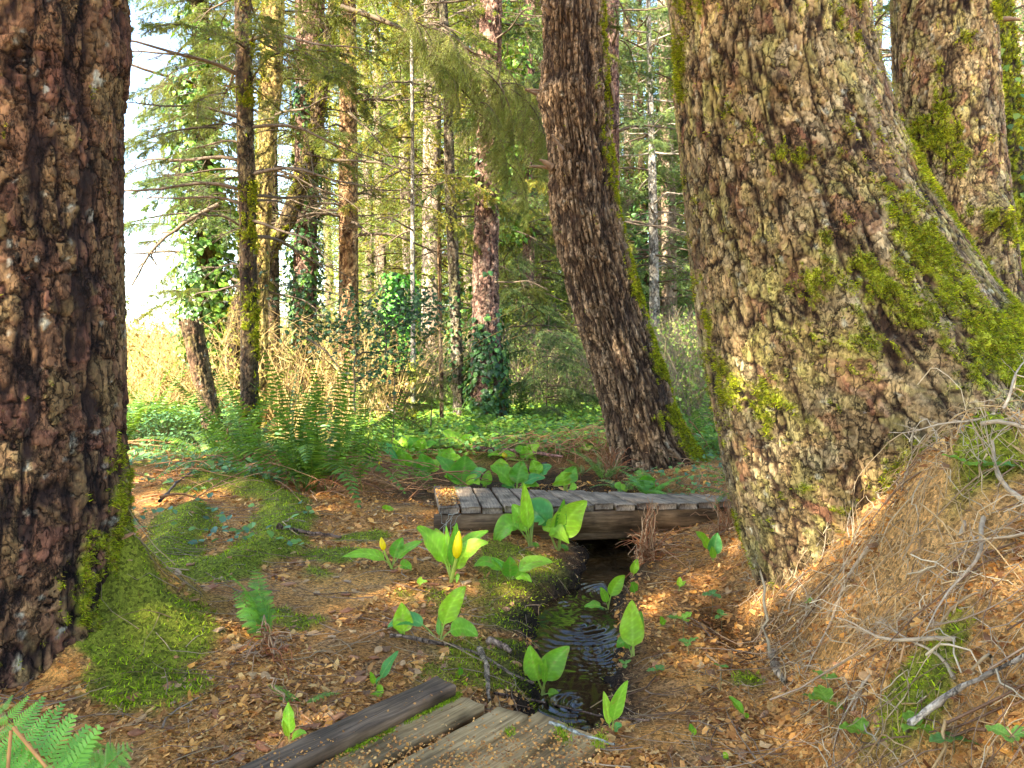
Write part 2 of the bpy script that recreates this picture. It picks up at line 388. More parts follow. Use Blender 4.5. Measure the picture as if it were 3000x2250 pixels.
lit = lerp(lit, np.array([.34, .19, .085]), .6 * sm(.5, .7, n2))
bank = (sm(.0, .5, X - (0.66 + 0.2 * (Y - 1.5))) * (1 - sm(4.6, 6.6, Y)))[..., None]
lit = lerp(lit, np.array([.56, .33, .12]) * (.6 + .8 * n1), bank * .75)
far = sm(7.6, 9.6, Y)[..., None]
lit = lerp(lit, lerp(np.array([.15, .20, .04]), np.array([.28, .20, .08]), sm(.4, .6, n1)), far * .8)
mm = mossmask(X, Y)[..., None]
mossc = lerp(np.array([.085, .115, .012]), np.array([.24, .27, .02]), n2)
c = lerp(lit, mossc, mm * .95)
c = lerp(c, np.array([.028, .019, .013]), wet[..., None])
Z = Z + mm[..., 0] * (.02 * fbm(X * 30, Y * 30, 0, 2, 83))
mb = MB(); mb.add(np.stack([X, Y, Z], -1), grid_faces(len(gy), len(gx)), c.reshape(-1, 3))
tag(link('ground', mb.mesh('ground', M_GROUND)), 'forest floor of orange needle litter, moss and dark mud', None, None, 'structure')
print('ground', X.size)

# water
wx = np.linspace(0, 1, 70); wy = np.linspace(2.62, 7.0, 420)
U, Yw = np.meshgrid(wx, wy)
xc = np.interp(Yw, SY, SX); hw = np.interp(Yw, SY, SW) + .17
Xw = xc + (U * 2 - 1) * hw
Zw = np.full(Xw.shape, WZ)
for (px, py, amp, lam, R) in ((1700, 1830, .0042, .042, .35), (1690, 2060, .0036, .034, .26), (1745, 1905, .0022, .03, .3), (1780, 1740, .0025, .035, .25)):
    q = onz(px, py, WZ); rr = np.hypot((Xw - q[0]), (Yw - q[1])) + .07 * (fbm(Xw * 5, Yw * 5, 0, 3, 90) - .5)
    Zw += 2.6 * amp * np.sin(rr / lam / 1.35 * 2 * math.pi) * np.exp(-(rr / R) ** 2) * sm(.35, .65, fbm(Xw * 5 + px, Yw * 4, 0, 2, 95))
Zw += .014 * (fbm(Xw * 8, Yw * 5, 0, 3, 91) - .5) + .006 * (fbm(Xw * 34, Yw * 16, 0, 2, 92) - .5)
mb = MB(); mb.add(np.stack([Xw, Yw, Zw], -1), grid_faces(len(wy), len(wx)))
tag(link('stream_water', mb.mesh('stream_water', M_WATER)), 'narrow dark stream with ring ripples running under the footbridge', None, None, 'structure')

# ------------------------------------------------------------------ bark and trunks
STY = {
 'scaly': dict(a=.075, b=.12, amp=.009, small=.010, warp=.035, fw=.30, fs=.09, fz=.30, f0=.90, pal=[(.38, .25, .11), (.30, .20, .085), (.34, .28, .09), (.25, .165, .075), (.42, .32, .17), (.31, .25, .075), (.36, .26, .12), (.22, .10, .05)], crack=(.035, .018, .009)),
 'rough': dict(fw=.35, fs=.09, fz=.45, f0=.86, a=.085, b=.15, amp=.013, small=.014, warp=.05, pal=[(.21, .11, .05), (.155, .078, .038), (.25, .155, .065), (.135, .058, .034), (.20, .13, .05), (.18, .078, .045)], crack=(.028, .015, .011)),
 'furrow': dict(fw=.7, fs=.040, fz=.26, f0=.62, a=.05, b=.11, amp=.030, small=.010, warp=.035, pal=[(.44, .285, .155), (.37, .235, .12), (.50, .35, .21), (.33, .20, .10)], crack=(.06, .034, .02)),
 'grey': dict(a=.09, b=.14, amp=.010, small=.006, warp=.03, pal=[(.24, .195, .14), (.20, .15, .10), (.19, .17, .08), (.28, .235, .17)], crack=(.07, .045, .03)),
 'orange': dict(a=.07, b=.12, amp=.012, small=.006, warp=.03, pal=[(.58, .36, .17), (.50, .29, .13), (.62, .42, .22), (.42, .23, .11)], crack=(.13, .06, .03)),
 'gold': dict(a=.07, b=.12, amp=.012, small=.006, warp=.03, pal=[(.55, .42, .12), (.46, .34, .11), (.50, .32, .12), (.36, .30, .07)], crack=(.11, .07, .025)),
 'red': dict(a=.07, b=.11, amp=.014, small=.007, warp=.03, pal=[(.30, .18, .125), (.25, .14, .10), (.34, .23, .165), (.22, .12, .09)], crack=(.08, .04, .03)),
 'mossy': dict(a=.08, b=.15, amp=.010, small=.006, warp=.03, pal=[(.17, .12, .05), (.13, .085, .045), (.20, .155, .05), (.15, .08, .045)], crack=(.05, .035, .02)),
 'pale': dict(a=.12, b=.25, amp=.006, small=.004, warp=.03, pal=[(.36, .33, .27), (.31, .27, .21), (.40, .37, .32)], crack=(.16, .13, .10)),
}
MOSSC = [(.11, .15, .010), (.27, .32, .015), (.40, .44, .02), (.24, .19, .03)]
def trunk_profile(edges, Y0, dip=0.25):
    """edges: (py, left px, right px) in photograph pixels at distance Y0 -> z, x, r rows"""
    rows = []
    for (py, xl, xr) in edges:
        a = at(xl, py, Y0); b = at(xr, py, Y0); rows.append((a[2], (a[0] + b[0]) / 2, (b[0] - a[0]) / 2))
    rows.sort()
    return np.array(rows)
def trunk_mesh(prof, Y0, style, ztop, zbot, res, nth, seed, moss=None, ylean=0.0, top_r=0.1, mat=None, knots=(), relief=1.0, detail_top=None, jag=0.0):
    st = STY[style]
    zd = min(ztop, detail_top if detail_top else ztop)
    zs = np.concatenate([np.arange(zbot, zd, res), np.arange(zd + .2, ztop, .25)]) if zd < ztop else np.arange(zbot, ztop, res)
    th = np.arange(nth) / nth * 2 * math.pi
    TH, ZZ = np.meshgrid(th, zs)
    z0, x0, r0 = prof[0]; z1, x1, r1 = prof[-1]
    cx = np.interp(zs, prof[:, 0], prof[:, 1]); rr = np.interp(zs, prof[:, 0], prof[:, 2])
    # extrapolate upward
    k = prof[-2]; sl = (x1 - k[1]) / max(z1 - k[0], 1e-6)
    up = zs > z1
    cx[up] = x1 + sl * (zs[up] - z1) * .6; rr[up] = np.maximum(r1 * (1 - (zs[up] - z1) / max(ztop - z1, .1) * (1 - top_r)), .015)
    ker = np.ones(9) / 9
    if len(zs) > 30:
        n = max(3, int(.22 / res) | 1); ker = np.ones(n) / n
        pad = lambda v: np.convolve(np.concatenate([np.full(n // 2, v[0]), v, np.full(n // 2, v[-1])]), ker, 'valid')
        if zd >= ztop: cx, rr = pad(cx), pad(rr)
    rm = float(np.median(rr)); circ = 2 * math.pi * rm
    R = rr[:, None] * (1 + .05 * np.sin(TH * 2 + seed) + .03 * np.sin(TH * 3 + 2 * seed + ZZ * .7))
    cxn, cyn, czn = np.cos(TH) * rm, np.sin(TH) * rm, ZZ
    def N_(sc, sz, o, k): return fbm(cxn / sc + k, cyn / sc, czn / sz, o, seed + k)
    w1 = N_(.10, .12, 4, 1) - .5; w2 = N_(.10, .12, 4, 2) - .5
    nu = max(4, round(circ / st['a'])); ns = max(6, round(circ / (st['a'] * .40)))
    u = TH / (2 * math.pi) * nu + w1 * 2.4; v = ZZ / st['b'] + w2 * 1.7 + 50
    f1, f2, cid, du, dv = cell(u, v, nu, seed); e = f2 - f1
    u2 = TH / (2 * math.pi) * ns + w1 * 4.5 + (N_(.03, .04, 2, 3) - .5) * 1.6; v2 = ZZ / (st['b'] * .36) + w2 * 3.5 + 90
    g1, g2, cid2, eu, ev = cell(u2, v2, ns, seed + 40); e2 = g2 - g1
    fw = st.get('fw', .4)
    rg = 1 - np.abs(2 * N_(st.get('fs', .06), st.get('fz', .26), 4, 5) - 1)
    fur = sm(st.get('f0', .86), .985, rg)
    gate = sm(.34, .52, N_(.12, .16, 2, 6))
    ec = (1 - sm(.0, .11, e)) * gate; ec2 = (1 - sm(0, .13, e2)) * (.35 + .5 * (1 - gate))
    crack = np.clip(np.maximum(fur, np.maximum(ec, ec2)), 0, 1)
    nz = N_(.017, .024, 3, 8) - .5; nm = N_(.05, .07, 3, 9) - .5
    h = st['amp'] * (1 - fw) * (.55 * cid + .50 * cid2 - .65 * dv - .40 * ev) + st['amp'] * .35 * nm + .009 * nz
    h = h - st['amp'] * (1.25 + .6 * fw) * crack
    h = h * relief
    C = np.array(st['pal'])[(cid * 7919 % 1 * len(st['pal'])).astype(int)]
    C2 = np.array(st['pal'])[(cid2 * 6007 % 1 * len(st['pal'])).astype(int)]
    big = N_(.33, .5, 3, 12)[..., None]
    C = lerp(C, C2, .35) * (0.78 + .44 * big) * (1 + .9 * nz[..., None]) * (1 + .5 * nm[..., None])
    crk = (1 - crack)[..., None]
    C = lerp(np.array(st['crack']) * (1 + .6 * nz[..., None]), C, crk)
    # lichen flecks
    lich = sm(.70, .78, fbm(cxn * 26, cyn * 26, czn * 22, 3, seed + 14))[..., None] * crk
    C = lerp(C, np.array([.42, .44, .34]), lich * .55)
    mk = np.zeros(TH.shape)
    if moss is not None:
        mk = np.clip(moss(TH, ZZ, fbm(cxn * 5, cyn * 5, czn * 4, 4, seed + 20)), 0, 1)
        mk = sm(.30, .72, mk + .9 * nz + .9 * nm - .35 * crack)
        mn = fbm(cxn * 40, cyn * 40, czn * 40, 3, seed + 22)
        h = h + mk * (.004 + .010 * mn)
        C = lerp(C, lerp(np.array(MOSSC[0]), np.array(MOSSC[2]), sm(.3, .7, mn)[..., None]), (mk * sm(.25, .6, mn + .5 * mk))[..., None] * .9)
    for (kt, kz, kr, kh) in knots:
        dt = (np.mod(TH - kt + math.pi, 2 * math.pi) - math.pi) * rm; q = np.hypot(dt, ZZ - kz) / kr
        h = h + kh * np.exp(-q ** 2) ; C = lerp(C, np.array([.03, .02, .013]), (.85 * np.exp(-(q * 2.2) ** 2))[..., None])
    if jag:
        top = zs[-1] - jag * vn(np.cos(th) * 6, np.sin(th) * 6, 0, seed)[None, :]
        ZZ = np.minimum(ZZ, np.broadcast_to(top, ZZ.shape))
    Rf = R + h
    yy = Y0 + ylean * (ZZ - z0)
    V = np.stack([cx[:, None] + Rf * np.cos(TH), yy + Rf * np.sin(TH), ZZ], -1)
    mb = MB(); mb.add(V, grid_faces(len(zs), nth, True), C.reshape(-1, 3))
    # cap
    nV = len(zs) * nth; c = np.array([[cx[-1], yy[-1, 0], ZZ[-1].mean() - (.12 if jag else 0)]])
    mb.V.append(c); mb.C.append(np.array([[.16, .10, .05]])); b = (len(zs) - 1) * nth
    mb.F[3].append(np.array([[b + i, b + (i + 1) % nth, nV] for i in range(nth)])); mb.n += 1
    if mat is None: mat = M_BARK
    N = nrm(np.stack([np.cos(TH), np.sin(TH), 0 * TH], -1))
    return mb, V, N, mk
# moss blades
BL_V = np.array([[-.5, 0, 0], [.5, 0, 0], [0, 0, 1.0]]); BL_F = np.array([[0, 1, 2]])
def blades(P, N, size, width, cols=MOSSC, spread=.8):
    n = len(P)
    d = nrm(N + spread * rand_dirs(n)); s = rng.uniform(.5, 1.3, (n, 1)) * size
    side = nrm(np.cross(d, rand_dirs(n)))
    V, Fc = stamp(BL_V, BL_F, P - d * s * .15, side * width, side * 0, d * s)
    c = np.repeat(pal(cols, n, .3), 3, 0)
    return V, Fc, c
def moss_on(V, N, mk, n, size, width, facing=True):
    p = mk.ravel().copy()
    if facing:
        P = V.reshape(-1, 3); vd = nrm(np.array([0, 0, CAMZ]) - P); p = p * (np.sum(vd * N.reshape(-1, 3), -1) > -.25) * (P[:, 2] < 6)
    if p.sum() < 1: return None
    idx = rng.choice(len(p), n, p=p / p.sum())
    P = V.reshape(-1, 3)[idx] + rng.normal(0, .004, (n, 3)); return blades(P, N.reshape(-1, 3)[idx], size, width)

def tree_root(name, label, cat, base, group=None):
    r = link(name, None, loc=base); tag(r, label, cat, group); r.empty_display_size = .2; return r
def child(name, mb, mat, root, smooth=True):
    me = mb.mesh(name, mat, smooth); me.transform(Matrix.Translation(-Vector(root.location)))
    return link(name, me, root)

# ------------------------------------------------------------------ foliage templates
GREENS = [(.12, .17, .03), (.17, .22, .035), (.09, .13, .03), (.22, .25, .04), (.14, .16, .04)]
BLUEG = [(.12, .20, .075), (.16, .25, .09), (.22, .30, .09), (.09, .15, .06)]
GOLD = [(.30, .32, .05), (.38, .34, .06), (.20, .26, .04), (.42, .40, .08)]
def bough_mesh(name, L, droop, hang, ntw, cols, seed, needle=(.030, .0065), dens=1.0, bark=(.10, .07, .045)):
    global rng
    keep = rng; rng = np.random.default_rng(seed)
    mb = MB()
    def stemP(t):
        return np.stack([L * t, .06 * L * np.sin(t * 5 + seed), -droop * L * t ** 2 + .05 * L * np.sin(t * 3)], -1)
    ts = np.linspace(0, 1, 9); P = stemP(ts)
    V, Fc = tubes(P, .012 * L * (1 - ts * .85) * .7 + .002, 4); mb.add(V, Fc, bark)
    t = rng.uniform(.12, 1, ntw) ** .9; side = np.where(np.arange(ntw) % 2, 1, -1)
    base = stemP(t)
    l = L * .34 * (1.15 - t) * rng.uniform(.5, 1.2, ntw) + .08
    ang = rng.uniform(.6, 1.2, ntw); out = np.stack([np.cos(ang), side * np.sin(ang), rng.uniform(-.25, .15, ntw)], -1)
    q = np.linspace(0, 1, 6)
    TW = base[:, None] + l[:, None, None] * (out[:, None] * q[None, :, None] * (1 - .35 * hang * q[None, :, None]))
    TW[..., 2] -= (l[:, None] * hang * (q[None] ** 1.7) * rng.uniform(.4, 1.3, (ntw, 1)))
    V, Fc = tubes(TW, np.linspace(.003, .001, 6)[None] * np.ones((ntw, 1)), 3); mb.add(V, Fc, bark)
    # sub twigs
    ns = 9; N = ntw * ns
    k = rng.integers(0, ntw, N); qq = rng.uniform(.1, 1, N)
    i0 = np.minimum((qq * 5).astype(int), 4); f = (qq * 5 - i0)[:, None]
    B = TW[k, i0] * (1 - f) + TW[k, i0 + 1] * f; T = nrm(TW[k, i0 + 1] - TW[k, i0])
    sd_ = nrm(T + 1.0 * rand_dirs(N) * np.array([1, 1, .5])); sl = l[k] * .38 * rng.uniform(.5, 1.2, N) * (1.1 - qq * .6)
    q3 = np.linspace(0, 1, 3)
    SB = B[:, None] + sl[:, None, None] * sd_[:, None] * q3[None, :, None]; SB[..., 2] -= sl[:, None] * hang * .6 * q3[None] ** 2
    V, Fc = tubes(SB, np.full((N, 3), .0012), 3); mb.add(V, Fc, bark)
    # needles on sub twigs and twigs
    nn = int(N * 11 * dens)
    k2 = rng.integers(0, N, nn); f2 = rng.uniform(0, 1, nn)[:, None]
    Pn = SB[k2, 0] * (1 - f2) + SB[k2, 2] * f2; Tn = nrm(SB[k2, 2] - SB[k2, 0])
    mm_ = int(ntw * 26 * dens); k3 = rng.integers(0, ntw, mm_); f3 = rng.integers(0, 5, mm_); g = rng.uniform(0, 1, mm_)[:, None]
    Pm = TW[k3, f3] * (1 - g) + TW[k3, f3 + 1] * g; Tm = nrm(TW[k3, f3 + 1] - TW[k3, f3])
    Pn = np.concatenate([Pn, Pm]); Tn = np.concatenate([Tn, Tm]); n = len(Pn)
    d = nrm(Tn * .7 + rand_dirs(n) * np.array([1, 1, .6])); s = rng.uniform(.6, 1.3, (n, 1)) * needle[0]
    sdv = nrm(np.cross(d, rand_dirs(n))) * needle[1]
    V, Fc = stamp(BL_V, BL_F, Pn, sdv, sdv * 0, d * s)
    shade = pal(cols, ntw + 1, .2)[np.concatenate([k[k2], k3])] * rng.uniform(.8, 1.25, (n, 1))
    mb.add(V, Fc, np.repeat(shade, 3, 0))
    rng = keep
    return mb.mesh(name, M_NEEDLE, False)
BOUGH = {
 'green': [bough_mesh('bough', 1.6, .16, .35, 40, GREENS, 100 + i) for i in range(4)],
 'hang': [bough_mesh('bough', 1.3, .45, 1.5, 46, [(.22, .27, .06), (.27, .31, .08), (.18, .24, .055), (.33, .35, .11)], 120 + i, (.034, .006)) for i in range(3)],
 'gold': [bough_mesh('bough', 1.5, .2, .6, 36, GOLD + GREENS[:2], 140 + i, (.04, .009), .8) for i in range(3)],
 'blue': [bough_mesh('bough', 1.7, .2, .4, 34, BLUEG, 160 + i, (.045, .010), .8) for i in range(3)],
}
def bare_branch(name, L, seed, col=(.13, .095, .065), n=9, rise=.2):
    r = np.random.default_rng(seed); mb = MB(); ts = np.linspace(0, 1, 9)
    P = np.stack([L * ts, .12 * L * np.sin(ts * 3 + seed) * ts, L * rise * ts - .25 * L * ts ** 2 + .02 * L * np.sin(ts * 9 + seed)], -1)
    V, Fc = tubes(P, .014 * L * (1 - ts * .9) + .0015, 5); mb.add(V, Fc, col)
    for i in range(n):
        t = r.uniform(.15, .95); b = np.array([np.interp(t, ts, P[:, j]) for j in range(3)]); s = r.choice([-1, 1])
        d = np.array([r.uniform(.3, 1), s * r.uniform(.4, 1), r.uniform(-.5, .5)]); d /= np.linalg.norm(d); l = L * .45 * (1.1 - t) * r.uniform(.6, 1.2)
        q = np.linspace(0, 1, 5)[:, None]; Q = b + d * l * q + np.array([0, 0, -1]) * l * .25 * q ** 2 + .03 * l * r.normal(size=(5, 3)) * q
        V, Fc = tubes(Q, np.linspace(.004, .001, 5) * L, 3); mb.add(V, Fc, col)
        for j in range(3):
            a = Q[r.integers(1, 4)]; dd_ = nrm(d + .9 * r.normal(size=3)); Q2 = a + dd_ * l * .4 * np.linspace(0, 1, 3)[:, None]
            V, Fc = tubes(Q2, np.array([.002, .0015, .0008]) * L, 3); mb.add(V, Fc, col)
    return mb.mesh(name, M_TWIG)
BARE = [bare_branch('branch', 1.5, 200 + i) for i in range(4)]
BARE_PALE = [bare_branch('branch', 1.5, 210 + i, (.26, .22, .17)) for i in range(3)]

def add_bough(root, kind, p, az, tilt, sc):
    me = random.choice(BOUGH[kind]) if kind in BOUGH else random.choice(BARE if kind == 'bare' else BARE_PALE)
    o = link('bough' if kind in BOUGH else 'branch', me, root, np.array(p) - np.array(root.location), (random.uniform(-.25, .25), tilt, az), sc)
    return o

# ------------------------------------------------------------------ ivy
IVY_V = np.array([[0, 0, 0], [-.5, .25, .06], [-.32, .62, 0], [0, 1, .08], [.32, .62, 0], [.5, .25, .06], [0, .42, .1]])
IVY_F = np.array([[0, 6, 1], [1, 6, 2], [2, 6, 3], [3, 6, 4], [4, 6, 5], [5, 6, 0]])
def ivy_on(prof, Y0, z0, z1, n, size, label, cols, thick=.06, ragged=.5, th0=None, group=None):
    zz = z0 + (z1 - z0) * rng.uniform(0, 1, n) ** (1 + ragged)
    th = rng.uniform(0, 2 * math.pi, n) if th0 is None else rng.normal(th0, 1.1, n)
    keepm = fbm(np.cos(th) * 2 + 5, np.sin(th) * 2, zz * 1.6, 3, int(abs(Y0 * 31) + z1 * 7)) > lerp(.30, .55, sm(z0, z1, zz))
    zz, th = zz[keepm], th[keepm]; n = len(zz)
    cx = np.interp(zz, prof[:, 0], prof[:, 1]); r = np.interp(zz, prof[:, 0], prof[:, 2]) + rng.uniform(.01, thick, n)
    P = np.stack([cx + r * np.cos(th), Y0 + r * np.sin(th), zz], -1)
    N = np.stack([np.cos(th), np.sin(th), .35 + 0 * th], -1)
    N = nrm(N + .45 * rand_dirs(n)); dn = nrm(np.array([0, 0, -1.0]) + .5 * rand_dirs(n)); Xx = nrm(np.cross(N, dn)); Yy = np.cross(N, Xx) * -1
    Yy = nrm(dn - N * np.sum(dn * N, -1, keepdims=True)); s = rng.uniform(.6, 1.3, (n, 1)) * size
    V, Fc = stamp(IVY_V, IVY_F, P, Xx * s, Yy * s, N * s)
    mb = MB(); mb.add(V, Fc, np.repeat(pal(cols, n, .25), 7, 0))
    base = (float(np.interp(z0, prof[:, 0], prof[:, 1])), Y0, z0)
    o = link('ivy', None); o.location = base; bpy.data.objects.remove(o)
    me = mb.mesh('ivy', M_GLOSS, False); me.transform(Matrix.Translation(-Vector(base)))
    tag(link('ivy', me, loc=base), label, 'ivy', group)
IVYC = [(.035, .10, .025), (.055, .14, .03), (.03, .075, .025), (.09, .19, .035)]
IVYY = [(.13, .25, .03), (.08, .18, .03), (.20, .30, .04), (.05, .12, .025)]

# ------------------------------------------------------------------ the four big trunks
def big_tree(name, label, edges, Y0, style, ztop, zbot, res, nth, seed, moss=None, mossn=0, msize=.016, knots=(), relief=1.0, stubs=(), crown=0, crown_z=(5.5, 13), ck='green', jag=0, csc=2.2, detail_top=None):
    prof = trunk_profile(edges, Y0)
    mb, V, N, mk = trunk_mesh(prof, Y0, style, ztop, zbot, res, nth, seed, moss, knots=knots, relief=relief, jag=jag, detail_top=detail_top)
    base = (float(np.interp(0, prof[:, 0], prof[:, 1])), Y0, 0.0)
    root = tree_root(name, label, 'tree', base)
    child('trunk', mb, {'rough': M_BARKR, 'furrow': M_BARKV}.get(style, M_BARK), root)
    if mossn:
        b = moss_on(V, N, mk, mossn, msize, msize * .28)
        if b: m2 = MB(); m2.add(*b); o = child('moss', m2, M_MOSS, root, False); o['kind'] = 'stuff'
    for (px, py, tx, ty, r, dz) in stubs:
        p0 = at(px, py, Y0 - dz); p1 = at(tx, ty, Y0 - dz - .05)
        q = np.linspace(0, 1, 7)[:, None]; P = p0 + (p1 - p0) * q + np.array([0, 0, 1]) * .04 * np.sin(q * 3) * np.linalg.norm(p1 - p0)
        Vt, Ft = tubes(P, r * np.linspace(1.3, .45, 7) * (1 + .15 * rng.normal(size=7)), 7); m2 = MB(); m2.add(Vt, Ft, (.20, .13, .08))
        e = Vt[-7:].mean(0); m2.add(np.concatenate([Vt[-7:], e[None]]), np.array([[i, (i + 1) % 7, 7] for i in range(7)]), (.24, .14, .07))
        child('branch_stub', m2, M_TWIG, root)
    for i in range(crown):
        z = rng.uniform(*crown_z); x = float(np.interp(z, prof[:, 0], prof[:, 1]))
        add_bough(root, ck, (x, Y0, z), rng.uniform(0, 6.28), rng.uniform(-.1, .35), csc * rng.uniform(.7, 1.2) * (1.15 - .5 * (z - crown_z[0]) / (crown_z[1] - crown_z[0])))
    return root, prof

big_tree('spruce_tree', 'huge dark reddish flaky trunk at the left edge with a mossy foot',
         [(0, -330, 336), (150, -325, 340), (300, -325, 318), (600, -325, 314), (800, -330, 318), (1200, -330, 322), (1500, -345, 330), (1700, -365, 320), (1900, -395, 312), (2080, -420, 300), (2250, -440, 300)],
         3.05, 'rough', 13, -.25, .0075, 330, 1, moss=lambda t, z, n: (1.5 * np.cos(t) - .9 * z - .72 + 1.6 * (n - .5)) , mossn=22000,
         crown=14, crown_z=(7.2, 13), csc=2.4, detail_top=2.9)
big_tree('fir_tree', 'leaning furrowed trunk with moss down its right side just beyond the footbridge',
         [(0, 1588, 1762), (120, 1592, 1768), (240, 1588, 1776), (275, 1578, 1784), (330, 1590, 1785), (400, 1605, 1785), (500, 1612, 1802), (600, 1616, 1808), (700, 1630, 1832), (800, 1655, 1856), (900, 1682, 1884), (1000, 1712, 1915), (1100, 1742, 1950), (1200, 1768, 1980), (1280, 1785, 2018), (1350, 1805, 2070), (1420, 1800, 2120)],
         7.7, 'furrow', 15, -.25, .0125, 210, 2, moss=lambda t, z, n: (np.cos(t + .25) * 1.6 - .92 + 2.2 * (n - .5) - .05 * np.maximum(z - 1.5, 0) + .8 * np.maximum(.7 - z, 0) * np.maximum(0, np.cos(t + .3))), mossn=26000, msize=.03,
         stubs=[(1592, 285, 1538, 262, .025, 0), (1600, 270, 1545, 262, .012, .1), (1618, 490, 1582, 468, .028, .1), (1625, 497, 1550, 488, .018, .05), (1648, 440, 1615, 395, .018, .3), (1615, 40, 1590, 15, .03, .1), (1790, 245, 1800, 300, .02, .1), (1700, 955, 1678, 953, .012, .15)],
         knots=((-1.75, 4.35, .09, .05), (-2.9, 3.55, .10, .05), (-2.5, 2.05, .07, .04), (-2.95, 2.75, .06, .05)), crown=7, crown_z=(8.5, 14), csc=2.2, detail_top=5.6, relief=.8)
big_tree('spruce_tree', 'massive flaky tan trunk leaning out of the right bank, moss down its right flank',
         [(0, 1968, 2492), (120, 1985, 2515), (250, 1985, 2545), (400, 2002, 2592), (550, 2020, 2660), (700, 2036, 2745), (850, 2058, 2840), (1000, 2082, 2960), (1150, 2118, 3090), (1300, 2150, 3180), (1450, 2180, 3230), (1600, 2222, 3260), (1750, 2268, 3270), (1900, 2320, 3260), (2000, 2340, 3250)],
         3.7, 'scaly', 14, -.35, .0080, 400, 3,
         moss=lambda t, z, n: (np.sin(t) < .3) * (np.maximum.reduce([.80 * np.exp(-((z - 1.52) / .26) ** 2) * np.exp(-((np.cos(t) - .12) / .45) ** 2), 1.25 * np.exp(-((z - 1.08 - .14 * np.cos(t)) / .27) ** 2) * sm(-.25, .25, np.cos(t)), .95 * np.exp(-((z - .72) / .36) ** 2) * np.exp(-((np.cos(t) + .12) / .38) ** 2), .85 * sm(.6, .95, np.cos(t)) * np.exp(-((z - 1.5) / .45) ** 2)]) + 2.0 * (n - .5) + .07),
         mossn=75000, msize=.016, knots=((-1.9, 2.33, .05, .04), (-1.45, 2.1, .03, .02)), crown=7, crown_z=(7.0, 13), csc=2.4, detail_top=3.3)
big_tree('spruce_tree', 'straight mottled grey brown trunk standing just behind the massive leaning trunk at the right',
         [(0, 2622, 2888), (200, 2628, 2900), (400, 2636, 2912), (600, 2646, 2935), (800, 2650, 2955), (950, 2655, 2985), (1050, 2655, 3010), (1200, 2650, 3060), (1400, 2630, 3120), (1700, 2600, 3160)],
         5.6, 'scaly', 14, -.2, .0105, 230, 4, moss=lambda t, z, n: .42 * np.exp(-((z - 2.2) / 1.2) ** 2) * (1 + np.cos(t + 1.9)) / 2 + .45 * np.exp(-((z - 2.08) / .10) ** 2) * np.maximum(0, np.cos(t + 1.25)) ** 3 + 2.6 * (n - .5) - .16,
         mossn=12000, msize=.022, knots=((-1.4, 2.12, .10, .10), (-.3, 3.6, .06, .05)), stubs=[(2890, 60, 2990, 58, .018, .0)], crown=6, crown_z=(7.5, 13), detail_top=4.2, relief=.9)

# ------------------------------------------------------------------ trees of the middle distance
def mid_tree(label, edges, Y0, style, seed, moss=None, mossn=0, ztop=16, boughs=(), name='spruce_tree', jag=0, res=None, cat='tree', cut=None, topr=.25):
    prof = trunk_profile(edges, Y0); rm = float(np.median(prof[:, 2]))
    res = res or max(.018, Y0 * .0017); nth = int(max(14, min(110, 2 * math.pi * rm / res)))
    zt = cut if cut else ztop
    mb, V, N, mk = trunk_mesh(prof, Y0, style, zt, -.3, res, nth, seed, moss, mat=M_BARKF, relief=min(1, rm / .16), jag=jag, detail_top=min(zt, 8.5), top_r=topr)
    base = (float(np.interp(0, prof[:, 0], prof[:, 1])), Y0, 0.0)
    root = tree_root(name, label, cat, base); child('trunk', mb, M_BARKF, root)
    if mossn:
        b = moss_on(V, N, mk, mossn, .04, .012)
        if b: m2 = MB(); m2.add(*b); o = child('moss', m2, M_MOSS, root, False); o['kind'] = 'stuff'
    for (kind, n, zlo, zhi, slo, shi) in boughs:
        for i in range(n):
            z = rng.uniform(zlo, zhi); x = float(np.interp(z, prof[:, 0], prof[:, 1])); r = float(np.interp(z, prof[:, 0], prof[:, 2]))
            az = rng.uniform(0, 6.28)
            add_bough(root, kind, (x + .8 * r * math.cos(az), Y0 + .8 * r * math.sin(az), z), az, rng.uniform(-.15, .4), rng.uniform(slo, shi))
    return root, prof
def hangon(root, kind, px, py, Y, az, tilt, sc):
    add_bough(root, kind, at(px, py, Y), az, tilt, sc)

t1, p1 = mid_tree('conifer draped in ivy and green boughs left of the slim dark trunk', [(0, 560, 610), (1000, 588, 640), (1200, 585, 645)], 12.0, 'mossy', 11, lambda t, z, n: .3 + 1.2 * (n - .5), 4000,
                  boughs=[('green', 24, 1.8, 7.0, .5, .8), ('blue', 5, 3, 7.5, .8, 1.2), ('hang', 14, 1.8, 6.0, .5, .8), ('bare', 12, 1.5, 6, .8, 1.4), ('green', 4, 7, 14, 1, 1.6)])
t2, p2 = mid_tree('slim dark trunk with mossy patches rising out of the big sword fern', [(0, 688, 736), (300, 692, 740), (600, 700, 747), (900, 704, 754), (1200, 705, 757), (1350, 700, 762)], 8.0, 'mossy', 12,
                  lambda t, z, n: -.02 + .40 * np.cos(t + .6) + 2.4 * (n - .5), 4000, boughs=[('green', 12, 2.9, 5.4, .5, .9), ('bare', 22, 1.6, 5, .5, 1.0), ('green', 3, 5.4, 12, 1, 1.5)])
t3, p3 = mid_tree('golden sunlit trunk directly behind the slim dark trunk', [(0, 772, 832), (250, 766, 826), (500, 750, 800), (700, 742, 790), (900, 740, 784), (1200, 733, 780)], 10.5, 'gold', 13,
                  lambda t, z, n: .1 - .4 * np.cos(t) + 1.2 * (n - .5), 3000, boughs=[('green', 7, 4.2, 6.2, .6, 1.0), ('bare', 10, 2, 5, .6, 1.0), ('gold', 10, 6, 13, 1, 1.6)])
